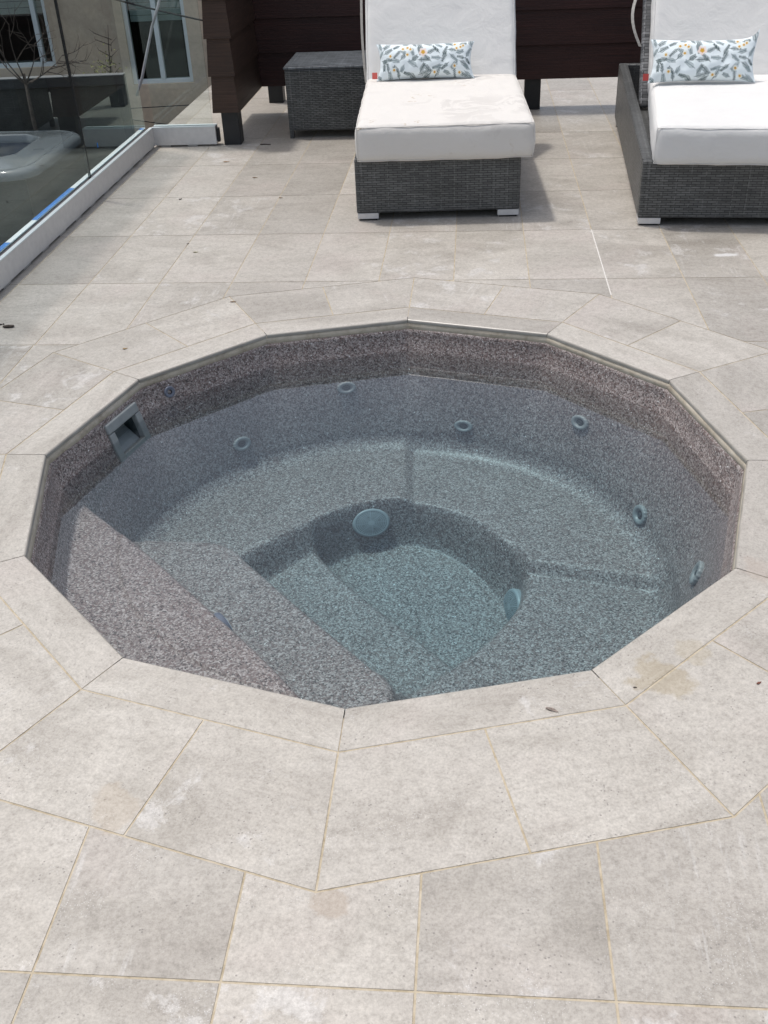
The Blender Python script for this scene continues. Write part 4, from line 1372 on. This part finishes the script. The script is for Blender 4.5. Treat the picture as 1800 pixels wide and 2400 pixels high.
add_box(bm, (hw * 0.93 - 0.03, -hd * 0.93 + 0.031, 0.0), (hw * 0.93, hd * 0.93 - 0.031, 0.784), 0.0)
bm_obj('cabinet', bm, CABINET, pt)

# bare tree
def bare_tree(loc):
    tr = thing('bare_tree', 'bare branching tree in front of the left house window', 'tree', loc)
    rg = random.Random(5)
    tubes('trunk', [([(0, 0, 0), (0.02, 0, 0.5), (-0.01, 0.02, 0.9), (0.0, 0, 1.22)], [0.026, 0.020, 0.014, 0.010])], BARK, tr)
    br = []
    def grow(p, d, L, r, depth):
        pts = [p]; q = p.copy(); dd = d.copy(); n = 5
        for i in range(n):
            dd = (dd + Vector((rg.uniform(-.22, .22), rg.uniform(-.1, .1), rg.uniform(-.05, .22)))).normalized()
            q = q + dd * L / n; pts.append(q.copy())
            if depth > 0 and i >= 1 and rg.random() < 0.75:
                a_ = rg.choice((-1, 1)) * rg.uniform(0.5, 1.0)
                nd = Vector((dd.x * math.cos(a_) - dd.z * math.sin(a_), dd.y + rg.uniform(-.3, .3), dd.x * math.sin(a_) + dd.z * math.cos(a_)))
                grow(q.copy(), nd.normalized(), L * 0.6, r * 0.55, depth - 1)
        br.append((pts, [r * (1 - 0.75 * i / n) for i in range(n + 1)]))
    for a_, L in ((-62, 0.40), (-30, 0.42), (4, 0.40), (38, 0.30), (62, 0.34), (82, 0.30)):
        grow(Vector((0, 0, 1.15)), Vector((math.sin(R(a_)), rg.uniform(-.2, .2), math.cos(R(a_)))), L, 0.0065, 2)
    tubes('branches', br, BARK, tr, seg=5)
    return tr
bare_tree((-2.50, 5.05, -0.95))

# leafy twig on the wall cap
sh = thing('shrub', 'small yellow green shrub behind the dark wall cap', 'shrub', (-2.10, 5.75, -0.95))
st = []
rg = random.Random(3)
st.append(([(0, 0, 0), (0.02, 0, 0.9), (0.05, 0, 1.25), (0.075, 0, 1.42)], [0.012, 0.009, 0.005, 0.002]))
for k in range(9):
    z = 1.0 + 0.04 * k; s_ = rg.choice((-1, 1))
    st.append(([(0.02 + 0.008 * k, 0, z), (0.02 + s_ * 0.05, rg.uniform(-.05, .05), z + 0.05), (0.03 + s_ * 0.09, rg.uniform(-.07, .07), z + 0.09)], [0.004, 0.003, 0.001]))
tubes('stems', st, BARK, sh, seg=5)
V = []; F = []
for k in range(110):
    c = Vector((rg.gauss(0.0, 0.055), rg.gauss(0, 0.05), 1.12 + rg.gauss(0, 0.035) + (0.10 if rg.random() < 0.12 else 0)))
    a_ = Vector((rg.uniform(-1, 1), rg.uniform(-1, 1), rg.uniform(-.6, .6))).normalized() * rg.uniform(0.008, 0.016)
    b_ = a_.cross(Vector((rg.uniform(-1, 1), rg.uniform(-1, 1), 1))).normalized() * 0.005
    i = len(V); V += [c - a_, c + b_, c + a_, c - b_]; F.append((i, i + 1, i + 2, i + 3))
mesh_obj('foliage', V, F, LEAFG, sh)


def leaf_bit(name, label, cat, x, y, L, W_, rz, mat=None, curl=0.25, group=None, z=0.0004, thick=0.0008):
    L *= 0.8; W_ *= 0.7
    V = []; F = []; n = 9
    for i in range(n):
        t = i / (n - 1); w = W_ * math.sin(math.pi * (0.08 + 0.88 * t)) ** 0.8 / 2
        zc = z + L * curl * (t - 0.5) ** 2
        for k, q in enumerate((-1, -0.4, 0, 0.4, 1)):
            V.append((L * (t - 0.5), w * q * (1 + 0.2 * math.sin(7 * t + k)), zc + abs(q) * W_ * 0.22 * (0.5 + 0.5 * math.sin(5 * t + rz))))
    m = len(V); V += [(v[0], v[1], v[2] + thick) for v in V]
    for i in range(n - 1):
        for k in range(4):
            a_ = i * 5 + k; F.append((a_, a_ + 1, a_ + 6, a_ + 5)[::-1]); F.append((a_ + m, a_ + 1 + m, a_ + 6 + m, a_ + 5 + m))
        for k in (0, 4):
            a_ = i * 5 + k; F.append((a_, a_ + 5, a_ + 5 + m, a_ + m))
    for i in (0, n - 1):
        for k in range(4):
            a_ = i * 5 + k; F.append((a_, a_ + 1, a_ + 1 + m, a_ + m))
    o = mesh_obj(name, V, F, mat or DRYLEAF, smooth=True); o.location = (x, y, 0); o.rotation_euler = (0, 0, rz)
    return tag(o, label, cat, group)
GRP = 'bits of dry leaf scattered on the paving'
DARKBIT = mat_simple('dark_droppings', (0.055, 0.043, 0.035), 0.9, nscale=90, namp=0.5)
OLIVE = mat_simple('olive_leaf', (0.20, 0.19, 0.09), 0.8, nscale=70, namp=0.3)
leaf_bit('dry_leaf', 'brown seed husk at the ring joint beyond the far left coping corner', 'leaf', -0.600, 1.262, 0.030, 0.011, 0.1, group=GRP)
leaf_bit('dry_leaf', 'pale olive leaf on the paving left of the lounger, below a darker crumb', 'leaf', -0.845, 1.885, 0.032, 0.012, 0.15, OLIVE, group=GRP)
leaf_bit('dry_leaf', 'small dark crumb of leaf just above the olive leaf', 'leaf', -0.90, 2.01, 0.018, 0.009, 0.9, DARKBIT, group=GRP)
leaf_bit('dry_leaf', 'dark curled leaf nearest to the glass fence in the fourth paving row', 'leaf', -1.055, 2.74, 0.024, 0.018, 0.8, DARKBIT, 0.6, group=GRP)
leaf_bit('dry_leaf', 'brown leaf lying against the joint left of the left lounger', 'leaf', -0.524, 2.69, 0.024, 0.014, 0.1, group=GRP)
leaf_bit('dry_leaf', 'tan leaf scrap in front of the black post', 'leaf', -0.905, 3.47, 0.045, 0.018, 0.2, mat_simple('tan_scrap', (0.25, 0.15, 0.07), 0.9), group=GRP)
leaf_bit('dry_leaf', 'reddish brown leaf scrap between the black post and the left lounger', 'leaf', -0.70, 3.10, 0.036, 0.016, -0.1, group=GRP)
leaf_bit('dry_leaf', 'tan crumbled leaf on the slab beside the far left coping', 'leaf', -0.945, 0.842, 0.022, 0.013, 0.4, mat_simple('crumbled_tan', (0.27, 0.19, 0.09), 0.9), group=GRP)
leaf_bit('dry_leaf', 'ghostly grey leaf skeleton lying on the near coping joint', 'leaf', 0.335, -1.064, 0.034, 0.011, -0.5, mat_simple('grey_leaf_skeleton', (0.22, 0.18, 0.155), 0.9, nscale=160, namp=0.5), 0.1, group=GRP)
leaf_bit('dry_leaf', 'tiny black seed on the amber stained joint at the lower right', 'leaf', 0.517, -1.006, 0.010, 0.004, 0.0, DARKBIT, 0.1, group=GRP)
leaf_bit('dry_leaf', 'tiny rusty crumb on the slab at the right edge', 'leaf', 0.775, -1.005, 0.016, 0.007, 0.5, mat_simple('rusty_crumb', (0.16, 0.06, 0.04), 0.9), 0.3, group=GRP)
cl = thing('droppings', 'dark crumbly clump of dirt at the left edge of the paving', 'dirt', (-1.47, 1.10, 0.0))
rg = random.Random(11)
V = []; F = []
def blob(c, rx, ry, rz_):
    b = len(V)
    for i in range(7):
        for k in range(10):
            a_ = math.pi * i / 6; t_ = 2 * math.pi * k / 10
            nn = 1 + 0.35 * noise.noise(Vector((c[0] * 90 + math.cos(t_) * 2, c[1] * 90 + math.sin(t_) * 2, i)))
            V.append((c[0] + rx * math.sin(a_) * math.cos(t_) * nn, c[1] + ry * math.sin(a_) * math.sin(t_) * nn, max(0.0003, c[2] + rz_ * math.cos(a_) * nn)))
    for i in range(6):
        for k in range(10): F.append((b + i * 10 + k, b + i * 10 + (k + 1) % 10, b + (i + 1) * 10 + (k + 1) % 10, b + (i + 1) * 10 + k))
blob((0.02, -0.012, 0.005), 0.024, 0.008, 0.006)
mesh_obj('clod', V, F, DARKBIT, cl, smooth=True)
V = []; F = []
for k in range(9): blob((rg.uniform(-0.05, 0.012), rg.uniform(-0.004, 0.035), 0.002), rg.uniform(0.003, 0.009), 0.003, 0.003)
mesh_obj('crumbs', V, F, DARKBIT, cl, smooth=True)
tw = tubes('twig', [([(-0.03, 0.002, 0.003), (0.0, 0, 0.0032), (0.035, -0.008, 0.003)], [0.0032, 0.0035, 0.003])], BARK)
tw.location = (-0.715, 3.85, 0.0005); tag(tw, 'short dark twig on the paving between the black post and the cube table', 'twig')
